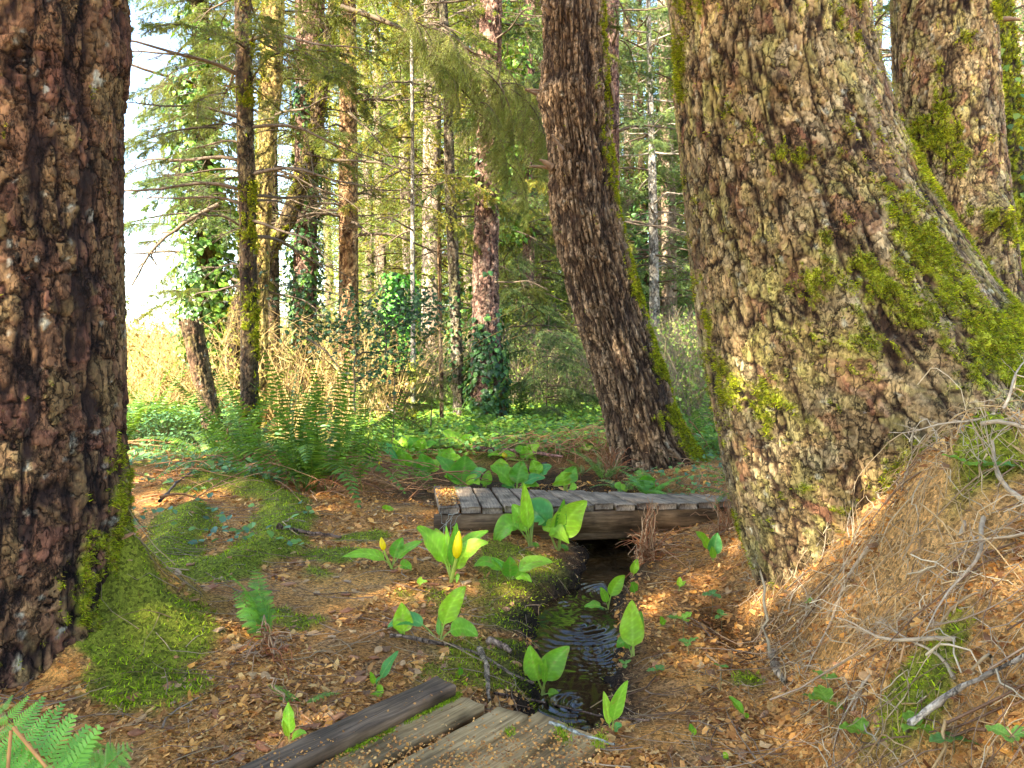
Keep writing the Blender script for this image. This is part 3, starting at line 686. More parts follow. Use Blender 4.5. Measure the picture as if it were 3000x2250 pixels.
t4, p4 = mid_tree('thick mossy trunk leaning up to the right behind the golden trunk', [(380, 905, 945), (480, 878, 925), (560, 850, 900), (640, 820, 872), (720, 765, 822), (800, 715, 780), (880, 682, 740), (980, 660, 712), (1100, 650, 702), (1250, 640, 700)], 11.6, 'mossy', 14,
                  lambda t, z, n: .35 + 1.2 * (n - .5), 3000, ztop=8, boughs=[('green', 6, 3.6, 6, .6, 1.1)], name='maple_tree')
t5, p5 = mid_tree('ivy clad trunk with a pinkish bark strip between the golden trunk and the orange trunk', [(0, 868, 950), (300, 868, 945), (600, 862, 926), (1000, 858, 926), (1150, 850, 930)], 12.6, 'red', 15, None, 0,
                  boughs=[('green', 8, 4.6, 7.2, .7, 1.1), ('bare', 8, 2.5, 6, .7, 1.2), ('green', 3, 7, 14, 1, 1.6)])
t6, p6 = mid_tree('short visible dark trunk half hidden between the golden trunk and the ivy clad trunk', [(640, 782, 816), (950, 784, 820), (1150, 780, 826)], 13.5, 'mossy', 16, None, 0, boughs=[('green', 8, 5.5, 9, .9, 1.5)])
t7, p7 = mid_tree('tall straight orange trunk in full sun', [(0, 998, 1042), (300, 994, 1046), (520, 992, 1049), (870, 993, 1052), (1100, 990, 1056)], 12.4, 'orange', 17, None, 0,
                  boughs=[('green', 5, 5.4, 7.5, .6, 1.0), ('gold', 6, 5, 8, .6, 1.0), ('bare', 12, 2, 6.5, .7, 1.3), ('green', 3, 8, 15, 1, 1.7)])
t8, p8 = mid_tree('thin grey trunk leaning slightly left of the ivy footed red trunk', [(0, 1285, 1310), (230, 1298, 1326), (500, 1300, 1332), (800, 1312, 1347), (1130, 1326, 1360)], 11.6, 'grey', 18, None, 0,
                  boughs=[('green', 6, 5, 7.5, .8, 1.3), ('bare', 16, 1.5, 6.5, .4, .9), ('gold', 5, 3.5, 6, .6, 1.0)])
t9, p9 = mid_tree('reddish trunk with ivy climbing its lower part in the centre', [(0, 1408, 1472), (300, 1400, 1466), (500, 1394, 1462), (800, 1385, 1459), (1000, 1383, 1464), (1100, 1378, 1480)], 11.2, 'red', 19, lambda t, z, n: .9 - 1.1 * z + .8 * (n - .5), 1500,
                  boughs=[('green', 4, 5.2, 7, .8, 1.3), ('bare', 12, 2, 6.5, .5, 1.0), ('green', 3, 7.5, 15, 1, 1.7)])
t10, p10 = mid_tree('distant reddish trunk just left of the leaning furrowed trunk', [(0, 1532, 1568), (400, 1536, 1564), (950, 1530, 1566), (1100, 1526, 1570)], 15.5, 'red', 20, None, 0,
                    boughs=[('blue', 26, 2, 7.5, .8, 1.4), ('gold', 12, 2, 7, .8, 1.3), ('bare', 14, 2.5, 8, .6, 1.2)])
t11, p11 = mid_tree('pinkish trunk peeking out right behind the leaning furrowed trunk', [(0, 1768, 1812), (300, 1774, 1812), (600, 1780, 1815), (1100, 1780, 1820)], 13.0, 'red', 21, None, 0,
                    boughs=[('blue', 8, 4.5, 8, .8, 1.4), ('bare', 20, 2.5, 7, .7, 1.3)])
t12, p12 = mid_tree('slender pale grey trunk with curved bare branches right of the leaning furrowed trunk', [(0, 1893, 1906), (200, 1896, 1911), (520, 1899, 1923), (900, 1902, 1932), (1120, 1900, 1935)], 17.0, 'pale', 22, None, 0,
                    boughs=[('pale', 22, 2.5, 8, .7, 1.3), ('bare', 16, 2.5, 8, .7, 1.3), ('blue', 18, 2.5, 9, .8, 1.5)], name='alder_tree')
t13, p13 = mid_tree('thin pale pole with a mossy lower half left of the thin grey trunk', [(0, 1200, 1210), (400, 1203, 1214), (820, 1202, 1216), (1120, 1202, 1218)], 10.6, 'pale', 23, lambda t, z, n: .9 - .45 * z + 1.0 * (n - .5), 600,
                    boughs=[('bare', 10, 2, 5.5, .4, .8), ('gold', 6, 3, 6, .5, .9)], name='alder_tree')
t14, p14 = mid_tree('very thin straight brown pole beside the thin grey trunk', [(650, 1281, 1289), (1130, 1287, 1300)], 11.0, 'orange', 24, None, 0, cut=float(at(1285, 690, 11.0)[2]), name='dead_pole')
t15, p15 = mid_tree('green mossy trunk at the right edge behind the mottled trunk', [(0, 2900, 2958), (300, 2932, 2992), (450, 2940, 3000), (700, 2958, 3025), (1100, 2975, 3060)], 7.9, 'mossy', 25, lambda t, z, n: .75 + .8 * (n - .5), 9000,
                    boughs=[('bare', 6, 2, 5, .4, .8)], name='maple_tree')
t16, p16 = mid_tree('pale trunk seen in the gap between the massive trunk and the mottled trunk', [(0, 2528, 2556), (400, 2545, 2572), (1000, 2560, 2590)], 14.0, 'red', 26, None, 0,
                    boughs=[('bare', 18, 4, 8, .7, 1.3), ('blue', 10, 3, 8, .8, 1.4)])
t17, p17 = mid_tree('ivy smothered trunk in the shade right of the slender pale trunk', [(400, 1868, 1886), (600, 1872, 1892), (900, 1880, 1905), (1100, 1878, 1908)], 20.0, 'mossy', 27, None, 0,
                    boughs=[('blue', 16, 3, 9, .8, 1.4), ('bare', 8, 3, 9, .8, 1.4)])
# broken, leaning stump
pst = trunk_profile([(928, 524, 588), (1000, 542, 600), (1100, 562, 618), (1200, 588, 642), (1280, 596, 668)], 8.9)
mb, V, N, mk = trunk_mesh(pst, 8.9, 'mossy', float(at(550, 925, 8.9)[2]), -.1, .012, 60, 31, None, jag=.13)
r_ = tree_root('broken_stump', 'snapped leaning stump with a splintered top among the ferns', 'stump', (float(pst[0, 1]), 8.9, 0)); child('trunk', mb, M_BARK, r_)
# ivy stump
prs = trunk_profile([(815, 1152, 1182), (900, 1150, 1184), (1060, 1150, 1186)], 12.0)
mb, V, N, mk = trunk_mesh(prs, 12.0, 'mossy', float(at(1160, 815, 12.0)[2]), -.2, .02, 40, 32, None)
r_ = tree_root('ivy_snag', 'short dead trunk with a bright green ivy cap behind the holly sprays', 'stump', (float(prs[0, 1]), 12.0, 0)); child('trunk', mb, M_BARKF, r_)

ivy_on(p9, 11.2, .1, 2.25, 1500, .085, 'dark glossy ivy covering the foot of the reddish centre trunk', IVYC, .09, .25)
ivy_on(p9, 11.2, 3.0, 6.5, 260, .07, 'sparse ivy strands high on the reddish centre trunk', IVYY, .1, .2)
ivy_on(p1, 12.0, .9, 6.8, 6500, .095, 'dense bright ivy column on the draped conifer at the left', IVYY, .42, .0)
ivy_on(p5, 12.6, .9, 6.2, 2600, .08, 'ivy climbing the trunk between the golden and the orange trunk', IVYC + IVYY[:1], .12, .1)
ivy_on(prs, 12.0, .7, 2.3, 1300, .08, 'bright green ivy cap on the short dead trunk', [(.10, .34, .04), (.16, .42, .05), (.07, .24, .04)], .26, -.4)
ivy_on(p17, 20.0, .6, 5.2, 2200, .12, 'dark ivy coat on the shaded trunk right of the slender pale trunk', IVYC, .3, .0)
ivy_on(p10 + np.array([0, -.25, .02]), 15.3, 3.2, 8.0, 1500, .10, 'yellow green ivy beside the distant reddish trunk', [(.16, .30, .03), (.22, .36, .04), (.10, .22, .03)], .25, .0)
ivy_on(p8, 11.6, .6, 2.4, 260, .06, 'young ivy on the lower part of the thin grey trunk', IVYC, .1, .2)
ivy_on(p15, 7.9, 2.5, 4.5, 120, .07, 'few ivy leaves on the green mossy trunk at the right edge', IVYY, .1, .0)

# hanging tresses in the centre, on a long limb of the orange trunk
for i in range(40):
    u = (i / 39) ** .7; px = lerp(1150, 1500, u) + random.uniform(-25, 25); py = lerp(40, 250, u ** 1.1) + random.uniform(-40, 190 * (.2 + u))
    hangon(t7, 'hang', px, py, random.uniform(8.6, 10.4), random.uniform(-.8, .8), random.uniform(.1, .9), random.uniform(.4, .8))
for (x0_, y0_, x1_, y1_, Yb, r0_) in ((1000, 20, 1500, 270, 9.6, .035), (960, 470, 1290, 570, 9.2, .018), (1020, 330, 1275, 640, 9.4, .012), (640, 600, 360, 830, 9.0, .03), (890, 990, 1010, 1130, 8.6, .014), (745, 505, 1010, 560, 8.2, .02), (700, 660, 560, 640, 8.2, .015)):
    a, b = at(x0_, y0_, Yb), at(x1_, y1_, Yb - .4); q = np.linspace(0, 1, 12)[:, None]
    P = a + (b - a) * q + np.array([0, 0, .12]) * np.sin(q * 3.1) + .02 * np.cumsum(rng.normal(size=(12, 3)), 0) * q
    m2 = MB(); Vt, Ft = tubes(P, r0_ * np.linspace(1, .3, 12), 6); m2.add(Vt, Ft, (.13, .095, .06))
    for j in range(14):
        s0 = P[rng.integers(1, 11)]; d = nrm(rng.normal(size=3) * np.array([1, .6, .7])); l = rng.uniform(.15, .6)
        Q = s0 + d * l * np.linspace(0, 1, 5)[:, None] + .03 * rng.normal(size=(5, 3)); Vt, Ft = tubes(Q, r0_ * .3 * np.linspace(1, .25, 5), 4); m2.add(Vt, Ft, (.13, .10, .065))
    child('branch', m2, M_TWIG, t7 if x0_ > 890 else t2)
# sprays against the sky, upper left
for i in range(16):
    px, py = random.uniform(400, 760), random.uniform(-60, 700)
    hangon(t1, random.choice(['green', 'green', 'blue']), px + 60, py, random.uniform(9.5, 13), math.pi + random.uniform(-.5, .5), random.uniform(-.1, .4), random.uniform(.45, .8))
for i in range(14):
    hangon(t2, 'green', random.uniform(600, 980), random.uniform(-40, 480), random.uniform(6.8, 9.5), random.uniform(0, 6.28), random.uniform(-.1, .5), random.uniform(.4, .75))
for i in range(12):
    hangon(t7, random.choice(['green', 'gold']), random.choice([random.uniform(820, 980), random.uniform(1060, 1400)]), random.uniform(-40, 260), random.uniform(8.6, 12), random.uniform(0, 6.28), random.uniform(-.1, .5), random.uniform(.5, 1.0))
for i in range(36):
    hangon(t10, random.choice(['green', 'gold', 'blue']), random.uniform(1440, 1640), random.uniform(560, 1000), random.uniform(12, 15), random.uniform(0, 6.28), random.uniform(.0, .6), random.uniform(.5, 1.0))

# ------------------------------------------------------------------ unseen trees added off to the left and behind so their crowns shade the foreground
for i, (x, y) in enumerate(((-5.2, 1.0), (-9.0, -1.5), (-5.6, -2.6), (-8.0, -6.0), (-3.6, -5.2), (-.8, -5.6))):
    pr = np.array([[0, x, .34], [3, x, .28], [8, x + .1, .2]])
    mb, V, N, mk = trunk_mesh(pr, y, 'scaly', 16, -.2, .08, 30, 300 + i, None, mat=M_BARKF)
    root = tree_root('spruce_tree', ['conifer just beyond the left edge beside the huge dark trunk', 'conifer further out beyond the left edge', 'conifer behind the viewpoint to the left', 'conifer far out behind the viewpoint at the left', 'conifer left of the path behind the viewpoint', 'conifer straight behind the viewpoint'][i], 'tree', (x, y, 0), 'conifers beside the viewpoint'); child('trunk', mb, M_BARKF, root)
    for j in range(56):
        z = rng.uniform(6.2, 14.5)
        add_bough(root, 'green', (x, y, z), rng.uniform(0, 6.28), rng.uniform(-.2, .12), 2.3 * rng.uniform(.7, 1.2) * (1.2 - .6 * (z - 6.2) / 8))

# ------------------------------------------------------------------ the far wood
def far_templates():
    out = []
    for k in range(5):
        r = 400 + k
        mb = MB(); zs = np.linspace(-.5, 22, 26); n = 8; th = np.arange(n) / n * 6.283
        T, ZZ = np.meshgrid(th, zs); R = (.22 - .009 * ZZ).clip(.02) * (1 + .1 * vn(np.cos(T) * 3, np.sin(T) * 3, ZZ, r)); wob = .15 * np.sin(zs * .3 + k)[:, None]
        mb.add(np.stack([R * np.cos(T) + wob, R * np.sin(T), ZZ], -1), grid_faces(26, n, True), pal([(.30, .21, .14), (.24, .17, .11), (.36, .28, .2)], 26 * n, .2))
        tm = mb.mesh('trunk', M_BARKF)
        mb = MB()
        cols = [GREENS + GOLD[:1], BLUEG + GREENS[:1], GOLD + GREENS, BLUEG, GREENS + GOLD][k]
        nb = 90; z = rng.uniform(1.8, 21, nb); az = rng.uniform(0, 6.28, nb); L = (3.2 - z * .11) * rng.uniform(.5, 1.1, nb)
        q = np.linspace(0, 1, 6)
        P = np.stack([np.cos(az)[:, None] * L[:, None] * q, np.sin(az)[:, None] * L[:, None] * q, z[:, None] + .1 * L[:, None] * q - .35 * L[:, None] * q ** 2], -1)
        V, Fc = tubes(P, .03 * np.linspace(1, .15, 6)[None] * np.ones((nb, 1)), 3); mb.add(V, Fc, (.16, .12, .09))
        m = 15000; kk = rng.integers(0, nb, m); f = rng.uniform(.15, 1, m); i0 = np.minimum((f * 5).astype(int), 4); g = (f * 5 - i0)[:, None]
        B = P[kk, i0] * (1 - g) + P[kk, i0 + 1] * g
        kd = kk * 37 + (f * 9).astype(int)
        rg = np.random.default_rng(r); clump = rg.normal(size=(nb * 37 + 40, 3)) * np.array([.32, .32, .14])
        off = clump[kd] * (L[kk] * .4 + .3)[:, None] + rng.normal(size=(m, 3)) * np.array([.10, .10, .07])
        off[:, 2] -= np.abs(rng.normal(size=m)) * .12
        d = rand_dirs(m) * np.array([1, 1, .5]) + np.array([0, 0, -.35]); d = nrm(d); sz = rng.uniform(.5, 1.4, (m, 1)) * .13
        sdv = nrm(np.cross(d, rand_dirs(m))) * .035
        V, Fc = stamp(BL_V, BL_F, B + off, sdv, sdv * 0, d * sz); mb.add(V, Fc, np.repeat(pal(cols, nb, .25)[kk] * rng.uniform(.75, 1.3, (m, 1)), 3, 0))
        out.append((tm, mb.mesh('crown', M_NEEDLE, False)))
    return out
FT = far_templates()
spots = []; FARS = []
def place_far(x, y, s, k, label, group):
    if any((x - a) ** 2 + (y - b) ** 2 < 1.1 for a, b in spots): return
    spots.append((x, y))
    root = link('conifer', None, loc=(x, y, H(x, y) - .1)); tag(root, label, 'tree', group); FARS.append(root); root.scale = (s, s, s); root.rotation_euler = (0, 0, random.uniform(0, 6.28))
    link('trunk', FT[k][0], root); link('crown', FT[k][1], root)
g1, g2 = 'sunlit conifers of the far wood on the left and centre', 'shaded blue green conifers of the far wood on the right'
for i in range(95):
    y = 17 + 50 * random.random() ** 1.3; px = random.uniform(250, 1700); x = (px - 1500) / F * y
    if px < 1080 and random.random() < (.97 if px < 640 else .78) : continue
    place_far(x, y, random.uniform(.75, 1.15), random.choice([0, 2, 4, 2]), 'sunlit yellow green conifer in the far wood left of the leaning furrowed trunk', g1)
for i in range(46):
    y = random.uniform(42, 85); px = random.uniform(1020, 3300); x = (px - 1500) / F * y
    place_far(x, y, random.uniform(1.0, 1.35), random.choice([0, 2, 4]) if px < 1750 else random.choice([1, 3, 4]), None, g1 if px < 1750 else g2)
for i in range(26):
    y = random.uniform(17, 30); px = random.uniform(1080, 1720); x = (px - 1500) / F * y
    place_far(x, y, random.uniform(.7, .95), random.choice([0, 2, 4, 1]), None, g1)
for i in range(70):
    y = 18 + 50 * random.random() ** 1.2; px = random.uniform(1500, 3300); x = (px - 1500) / F * y
    place_far(x, y, random.uniform(.8, 1.2), random.choice([1, 3, 1, 0, 4]), 'blue green conifer in the far wood right of the leaning furrowed trunk', g2)

MARKS = [(-9e9, 'left of the draped ivy conifer'), (600, 'between the draped conifer and the slim dark trunk'), (725, 'between the slim dark trunk and the orange trunk'), (1020, 'between the orange trunk and the thin grey trunk'), (1320, 'between the thin grey trunk and the reddish centre trunk'), (1430, 'between the reddish centre trunk and the leaning furrowed trunk'),
         (1640, 'hidden behind the leaning furrowed trunk'), (1790, 'between the leaning furrowed trunk and the slender pale trunk'), (1910, 'between the slender pale trunk and the massive trunk'), (2060, 'behind the massive leaning trunk'), (2700, 'behind the mottled trunk'), (2960, 'at the right edge beyond the mottled trunk')]
ORD = ['nearest', 'second nearest', 'third nearest', 'fourth nearest', 'fifth nearest', 'sixth nearest', 'seventh nearest', 'eighth nearest', 'ninth nearest', 'tenth nearest'] + [w_ + ' nearest' for w_ in 'eleventh twelfth thirteenth fourteenth fifteenth sixteenth seventeenth eighteenth nineteenth twentieth'.split()] + ['twenty %s nearest' % w_ for w_ in 'first second third fourth fifth sixth seventh eighth ninth'.split()] + ['thirty %s nearest' % w_ for w_ in 'first second third fourth fifth sixth seventh eighth ninth'.split()]
bins = {}
for r_ in FARS:
    p = r_.location; px_ = 1500 + F * p.x / p.y; k = max(i for i, m_ in enumerate(MARKS) if m_[0] <= px_); bins.setdefault(k, []).append(r_)
for k, L_ in bins.items():
    for j, r_ in enumerate(sorted(L_, key=lambda o: o.location.y)): r_['label'] = ORD[j] + ' far conifer ' + MARKS[k][1]

# thickets of dry stems
def thicket(name, label, n, area, hlo, hhi, cols, lcols, lsize, nl, seed, group=None):
    mb = MB(); P = area(n); n = len(P)
    gz = terrain(P[:, 0], P[:, 1], False); h = rng.uniform(hlo, hhi, n); q = np.linspace(0, 1, 6)
    lean = rng.normal(0, .35, (n, 2)); curve = rng.normal(0, .25, (n, 2))
    S = np.stack([P[:, 0:1] + lean[:, 0:1] * h[:, None] * q + curve[:, 0:1] * q ** 3 * h[:, None], P[:, 1:2] + lean[:, 1:2] * h[:, None] * q + curve[:, 1:2] * q ** 3, gz[:, None] - .05 + h[:, None] * (q - .18 * q ** 3)], -1)
    V, Fc = tubes(S, (.0055 * rng.uniform(.5, 1.4, (n, 1))) * np.linspace(1, .35, 6)[None], 3); mb.add(V, Fc, np.repeat(pal(cols, n, .3), 18, 0))
    # side twigs
    m = n * 3; k = rng.integers(0, n, m); i = rng.integers(1, 5, m); d = nrm(rand_dirs(m) + np.array([0, 0, .5])); l = rng.uniform(.1, .45, (m, 1, 1))
    T = S[k, i][:, None] + d[:, None] * l * np.linspace(0, 1, 3)[None, :, None]
    V, Fc = tubes(T, np.full((m, 3), .0025), 3); mb.add(V, Fc, np.repeat(pal(cols, m, .3), 9, 0))
    m2_ = n * nl; k = rng.integers(0, m, m2_); f = rng.uniform(0, 1, (m2_, 1)); B = T[k, 0] * (1 - f) + T[k, 2] * f
    d = rand_dirs(m2_); sdv = nrm(np.cross(d, rand_dirs(m2_))); s = lsize * rng.uniform(.5, 1.4, (m2_, 1))
    V, Fc = stamp(LF_V, LF_F, B, sdv * s, nrm(np.cross(sdv, d)) * s, d * s); mb.add(V, Fc, np.repeat(pal(lcols, m2_, .25), 4, 0))
    tag(link(name, mb.mesh(name, M_LITTER, False)), label, 'undergrowth', group, 'stuff')
LF_V = np.array([[0, 0, 0], [-.35, 0, .5], [0, 0, 1.0], [.35, 0, .5]]); LF_F = np.array([[0, 3, 2, 1]])
def area_px(a, b, y0, y1, pw=1.0):
    def f(n):
        y = y0 + (y1 - y0) * rng.uniform(0, 1, n) ** pw; px = rng.uniform(a, b, n); return np.stack([(px - 1500) / F * y, y], -1)
    return f
DRY = [(.44, .31, .11), (.36, .24, .09), (.50, .38, .16), (.30, .20, .09)]
thicket('golden_thicket', 'tall dry golden stems glowing in the sun behind the ferns on the left', 3200, area_px(300, 1180, 10.5, 19), .8, 2.2, DRY, DRY[:2] + [(.34, .38, .06), (.22, .30, .05)], .05, 6, 1)
thicket('bramble_thicket', 'grey green tangle of budding stems across the far side of the clearing', 2900, area_px(1100, 1750, 13.5, 24), .6, 1.9, [(.28, .21, .13), (.22, .16, .10), (.34, .28, .16)], [(.28, .38, .07), (.38, .42, .11), (.19, .29, .06)], .055, 8, 2)
thicket('shrub_thicket', 'leafy spring green thicket between the leaning trunk and the massive trunk', 2300, area_px(1850, 2250, 9.8, 20), .7, 2.3, [(.26, .20, .12), (.20, .15, .09)], [(.26, .38, .06), (.38, .44, .10), (.18, .29, .06)], .055, 11, 3)
thicket('far_thicket', 'low hazy green undergrowth at the foot of the far wood', 2600, area_px(200, 3300, 22, 45), 1.2, 4.0, [(.26, .22, .14)], [(.18, .23, .07), (.24, .26, .09), (.14, .19, .06)], .12, 10, 4)

# ------------------------------------------------------------------ the footbridge
def plank_mesh(c00, c10, c11, c01, t, seed, nl=14, rough=.0015, flip=False):
    """top corners: c00-c10 run along the board's grain, c01-c11 the other long edge; t thickness"""
    r = np.random.default_rng(seed); c00, c10, c11, c01 = [np.array(c, float) for c in (c00, c10, c11, c01)]
    W = np.linalg.norm(c01 - c00); Lh = np.linalg.norm(c10 - c00); e = .004
    nvec = nrm(np.cross(c10 - c00, c01 - c00)); nvec = nvec * np.sign(nvec[2])
    prof = [(0, -t), (0, -e), (e / W, 0), (.25, 0), (.5, 0), (.75, 0), (1 - e / W, 0), (1, -e), (1, -t)]
    us = np.concatenate([[0, .003 / Lh * 2], np.linspace(.03, .97, nl), [1 - .003 / Lh * 2, 1]])
    V = []; T = []
    off = r.uniform(0, 50)
    for i, u in enumerate(us):
        for j, (v, d) in enumerate(prof):
            p = (c00 * (1 - u) + c10 * u) * (1 - v) + (c01 * (1 - u) + c11 * u) * v + nvec * d
            if d == 0: p = p + nvec * (rough * r.normal() - (.003 if i in (0, len(us) - 1) else 0))
            elif d == -e: p = p + (c01 - c00) / W * rough * 1.6 * r.normal()
            V.append(p); T.append((u * Lh + off, v * W + off * .7, (d + seed * .137) % 9))
    n, m = len(us), len(prof); Fc = list(grid_faces(n, m)) + [[i * m, (i + 1) * m, (i + 1) * m + m - 1, i * m + m - 1] for i in range(n - 1)]
    mb = MB(); V = np.array(V); T = np.array(T); mb.add(V, np.array(Fc), T)
    for s in (0, (n - 1) * m):
        c = V[s:s + m].mean(0)[None]; mb.V.append(c); mb.C.append(T[s:s + m].mean(0)[None]); k = mb.n; mb.n += 1
        mb.F[3].append(np.array([[s + i, s + (i + 1) % m, k] for i in range(m)]))
    return mb
near = [1284, 1350, 1412, 1476, 1540, 1606, 1674, 1742, 1802, 1863, 1925, 1985, 2045, 2100, 2150, 2200]
farp = [1268, 1326, 1383, 1438, 1491, 1547, 1601, 1662, 1715, 1778, 1832, 1890, 1950, 2015, 2085, 2150]
def Nr(px):
    u = (px - 1284) / 900; return at(px, 1488 - 20 * u, 5.0 + .45 * u)
def Fr(px):
    u = (px - 1268) / 850; return at(px, 1424 + 28 * u, 6.04 + .06 * u)
bb = Nr(1284); br = tree_root('footbridge', 'low grey plank footbridge over the stream resting on two timber beams', 'footbridge', (float(bb[0]), float(bb[1]), 0))
for i in range(15):
    a, b = near[i], near[i + 1]; fa, fb = farp[i], farp[i + 1]
    n0, n1, f0, f1 = Nr(a + 3), Nr(b - 4), Fr(fa + 3), Fr(fb - 4)
    dz = random.uniform(-.006, .006); ex = nrm(f0 - n0) * random.uniform(-.02, .02)
    for p in (n0, n1): p += ex; p[2] += dz
    for p in (f0, f1): p[2] += dz
    child('plank', plank_mesh(n0, f0, f1, n1, .043, i + 1), M_WOOD_GREY, br)
def beam(p0, p1, h, th, seed, mat, nm='beam'):
    d = np.array([0, 1, 0]) * th
    mb = plank_mesh(p0, p1, p1 + d, p0 + d, h, seed, 20, .001); child(nm, mb, mat, br)
A, B = Nr(1270) + np.array([-.0, .012, -.052]), Nr(2215) + np.array([0, .012, -.052])
beam(A, B, .145, .05, 40, M_WOOD_BEAM)
A2, B2 = Nr(1330) + np.array([0, .03, -.20]), Nr(2215) + np.array([0, .03, -.20]); beam(A2, B2, .05, .09, 41, M_WOOD_BEAM)
A3, B3 = Fr(1268) + np.array([.02, -.10, -.05]), Fr(2130) + np.array([0, -.10, -.05]); beam(A3, B3, .15, .05, 42, M_WOOD_BEAM)

# ------------------------------------------------------------------ the boardwalk at our feet
bw = tree_root('boardwalk', 'end of the worn boardwalk in the foreground, boards fanned above the stream bank', 'boardwalk', (0.0, 2.3, 0.0))
BZ = .05
quads = [((1280, 1979), (1334, 2006), 1.35, M_WOOD_DARK, .045), ((1334, 2034), (1418, 2060), 1.25, M_WOOD_TAN, .0), ((1462, 2067), (1551, 2092), 1.1, M_WOOD_TAN, .005), ((1576, 2085), (1664, 2122), 1.0, M_WOOD_TAN, -.01), ((1668, 2124), (1768, 2165), .9, M_WOOD_TAN, -.025)]
u_dir = nrm(onz(1280, 1979, BZ + .04) - onz(1000, 2110, BZ + .04))
for i, (pa, pb, L, m, dz) in enumerate(quads):
    a = onz(*pa, BZ + dz); b = onz(*pb, BZ + dz); dn = nrm(-u_dir + np.array([.03, 0, 0]) * (i - 2) * .3)
    child('board', plank_mesh(a, a + dn * L, b + dn * L, b, .04, 60 + i, 20, .002), m, bw)
jo = plank_mesh(onz(1360, 2075, -.02), onz(1720, 2185, -.045), onz(1690, 2215, -.045), onz(1330, 2100, -.02), .08, 70); child('joist', jo, M_WOOD_DARK, bw)
# moss strip between the boards, moss cushions
def moss_tufts(name, label, P, size, parent=None):
    n = len(P); mb = MB(); mb.add(*blades(P, np.tile([0, 0, 1.0], (n, 1)), size, size * .3, [(.26, .36, .02), (.36, .46, .03), (.18, .26, .015)], .9))
    tag(link(name, mb.mesh(name, M_MOSS, False)), label, 'moss', None, 'stuff')
Q = []
for (a, b, n, wd) in (((1345, 2036), (1178, 2112), 2600, 5), ((1150, 2126), (1000, 2200), 2600, 8), ((1765, 2160), (1745, 2175), 200, 12), ((1640, 2140), (1660, 2165), 260, 14), ((1485, 2140), (1500, 2150), 120, 8), ((1465, 1478), (1490, 1482), 100, 6), ((1300, 1432), (1345, 1434), 100, 6)):
    u = rng.uniform(0, 1, n); px = lerp(a[0], b[0], u) + rng.normal(0, wd, n) * .8; py = lerp(a[1], b[1], u) + rng.normal(0, wd, n)
    Q += [onz(x, y, BZ + .002 if y > 1900 else .125) for x, y in zip(px, py)]
moss_tufts('board_moss', 'bright moss growing in the gaps and corners of the boards', np.array(Q), .012)

# ------------------------------------------------------------------ skunk cabbages
def leaf_mb(b, c, t, wid, nvec, fold=.25, wave=.03, col=(.14, .30, .03), pet=.22, seed=0, prof=.62, petw=.10):
    r = np.random.default_rng(seed); nu, nv = 34, 11
    u = np.linspace(0, 1, nu)[:, None]; Pc = (1 - u) ** 2 * b + 2 * u * (1 - u) * c + u ** 2 * t
    T = nrm(np.gradient(Pc, axis=0)); n = nrm(nvec - T * np.sum(T * nvec, -1, keepdims=True)); S = nrm(np.cross(T, n))
    uu = u[:, 0]; x = np.clip((uu - pet) / (1 - pet), 0, 1)
    wprof = np.maximum(np.sin(math.pi * x ** prof * .985) ** .8 * .5, petw * .5 * (1 - uu * .4)); wprof[-1] = .02
    v = np.linspace(-1, 1, nv)[None, :]
    ed = wid * wave * np.sin(uu[:, None] * 17 + seed + v * 2) * np.abs(v) ** 2 * (x[:, None] > 0.02)
    V = Pc[:, None] + S[:, None] * (wprof[:, None] * wid * v)[..., None] + n[:, None] * (fold * wid * wprof[:, None] * np.abs(v) ** 1.3 + ed + .010 * wid * np.sin((uu[:, None] * 15 - np.abs(v) * 3.2) * 2 * math.pi) * (np.abs(v) > .12) * (x[:, None] > 0) + .06 * wid * (fbm(uu[:, None] * 4 + seed, v * 1.5, 0, 2, 6) - .5))[..., None]
    col = np.array(col); C = np.broadcast_to(col, (nu, nv, 3)).copy() * (1 + .18 * (fbm(uu[:, None] * 6, v * 2, seed, 3, 5)[..., None] - .5))
    rib = np.exp(-(v / .10) ** 2)[..., None] * (1 - .5 * uu[:, None, None]); C = lerp(C, col * 1.1 + np.array([.14, .13, .05]), rib * .75)
    vein = (np.sin((uu[:, None] * 16 - np.abs(v) * 3.2) * math.pi) > .75)[..., None]; C = np.where(vein, C * 1.22, C); blot = sm(.66, .74, fbm(uu[:, None] * 9 + seed, v * 3, seed * .3, 3, 7))[..., None]; C = lerp(C, np.array([.30, .26, .05]), blot * .6); C = lerp(C, np.array([.34, .30, .06]), (np.abs(v) > .95)[..., None] * .35)
    C = lerp(np.array([.34, .42, .10]), C, sm(pet * .3, pet * 1.3, uu)[:, None, None])
    mb = MB(); mb.add(V, grid_faces(nu, nv), C.reshape(-1, 3)); return mb
LGREEN = [(.18, .42, .02), (.24, .50, .025), (.12, .34, .025), (.30, .54, .03)]
LBLUE = [(.07, .28, .06), (.10, .34, .08)]
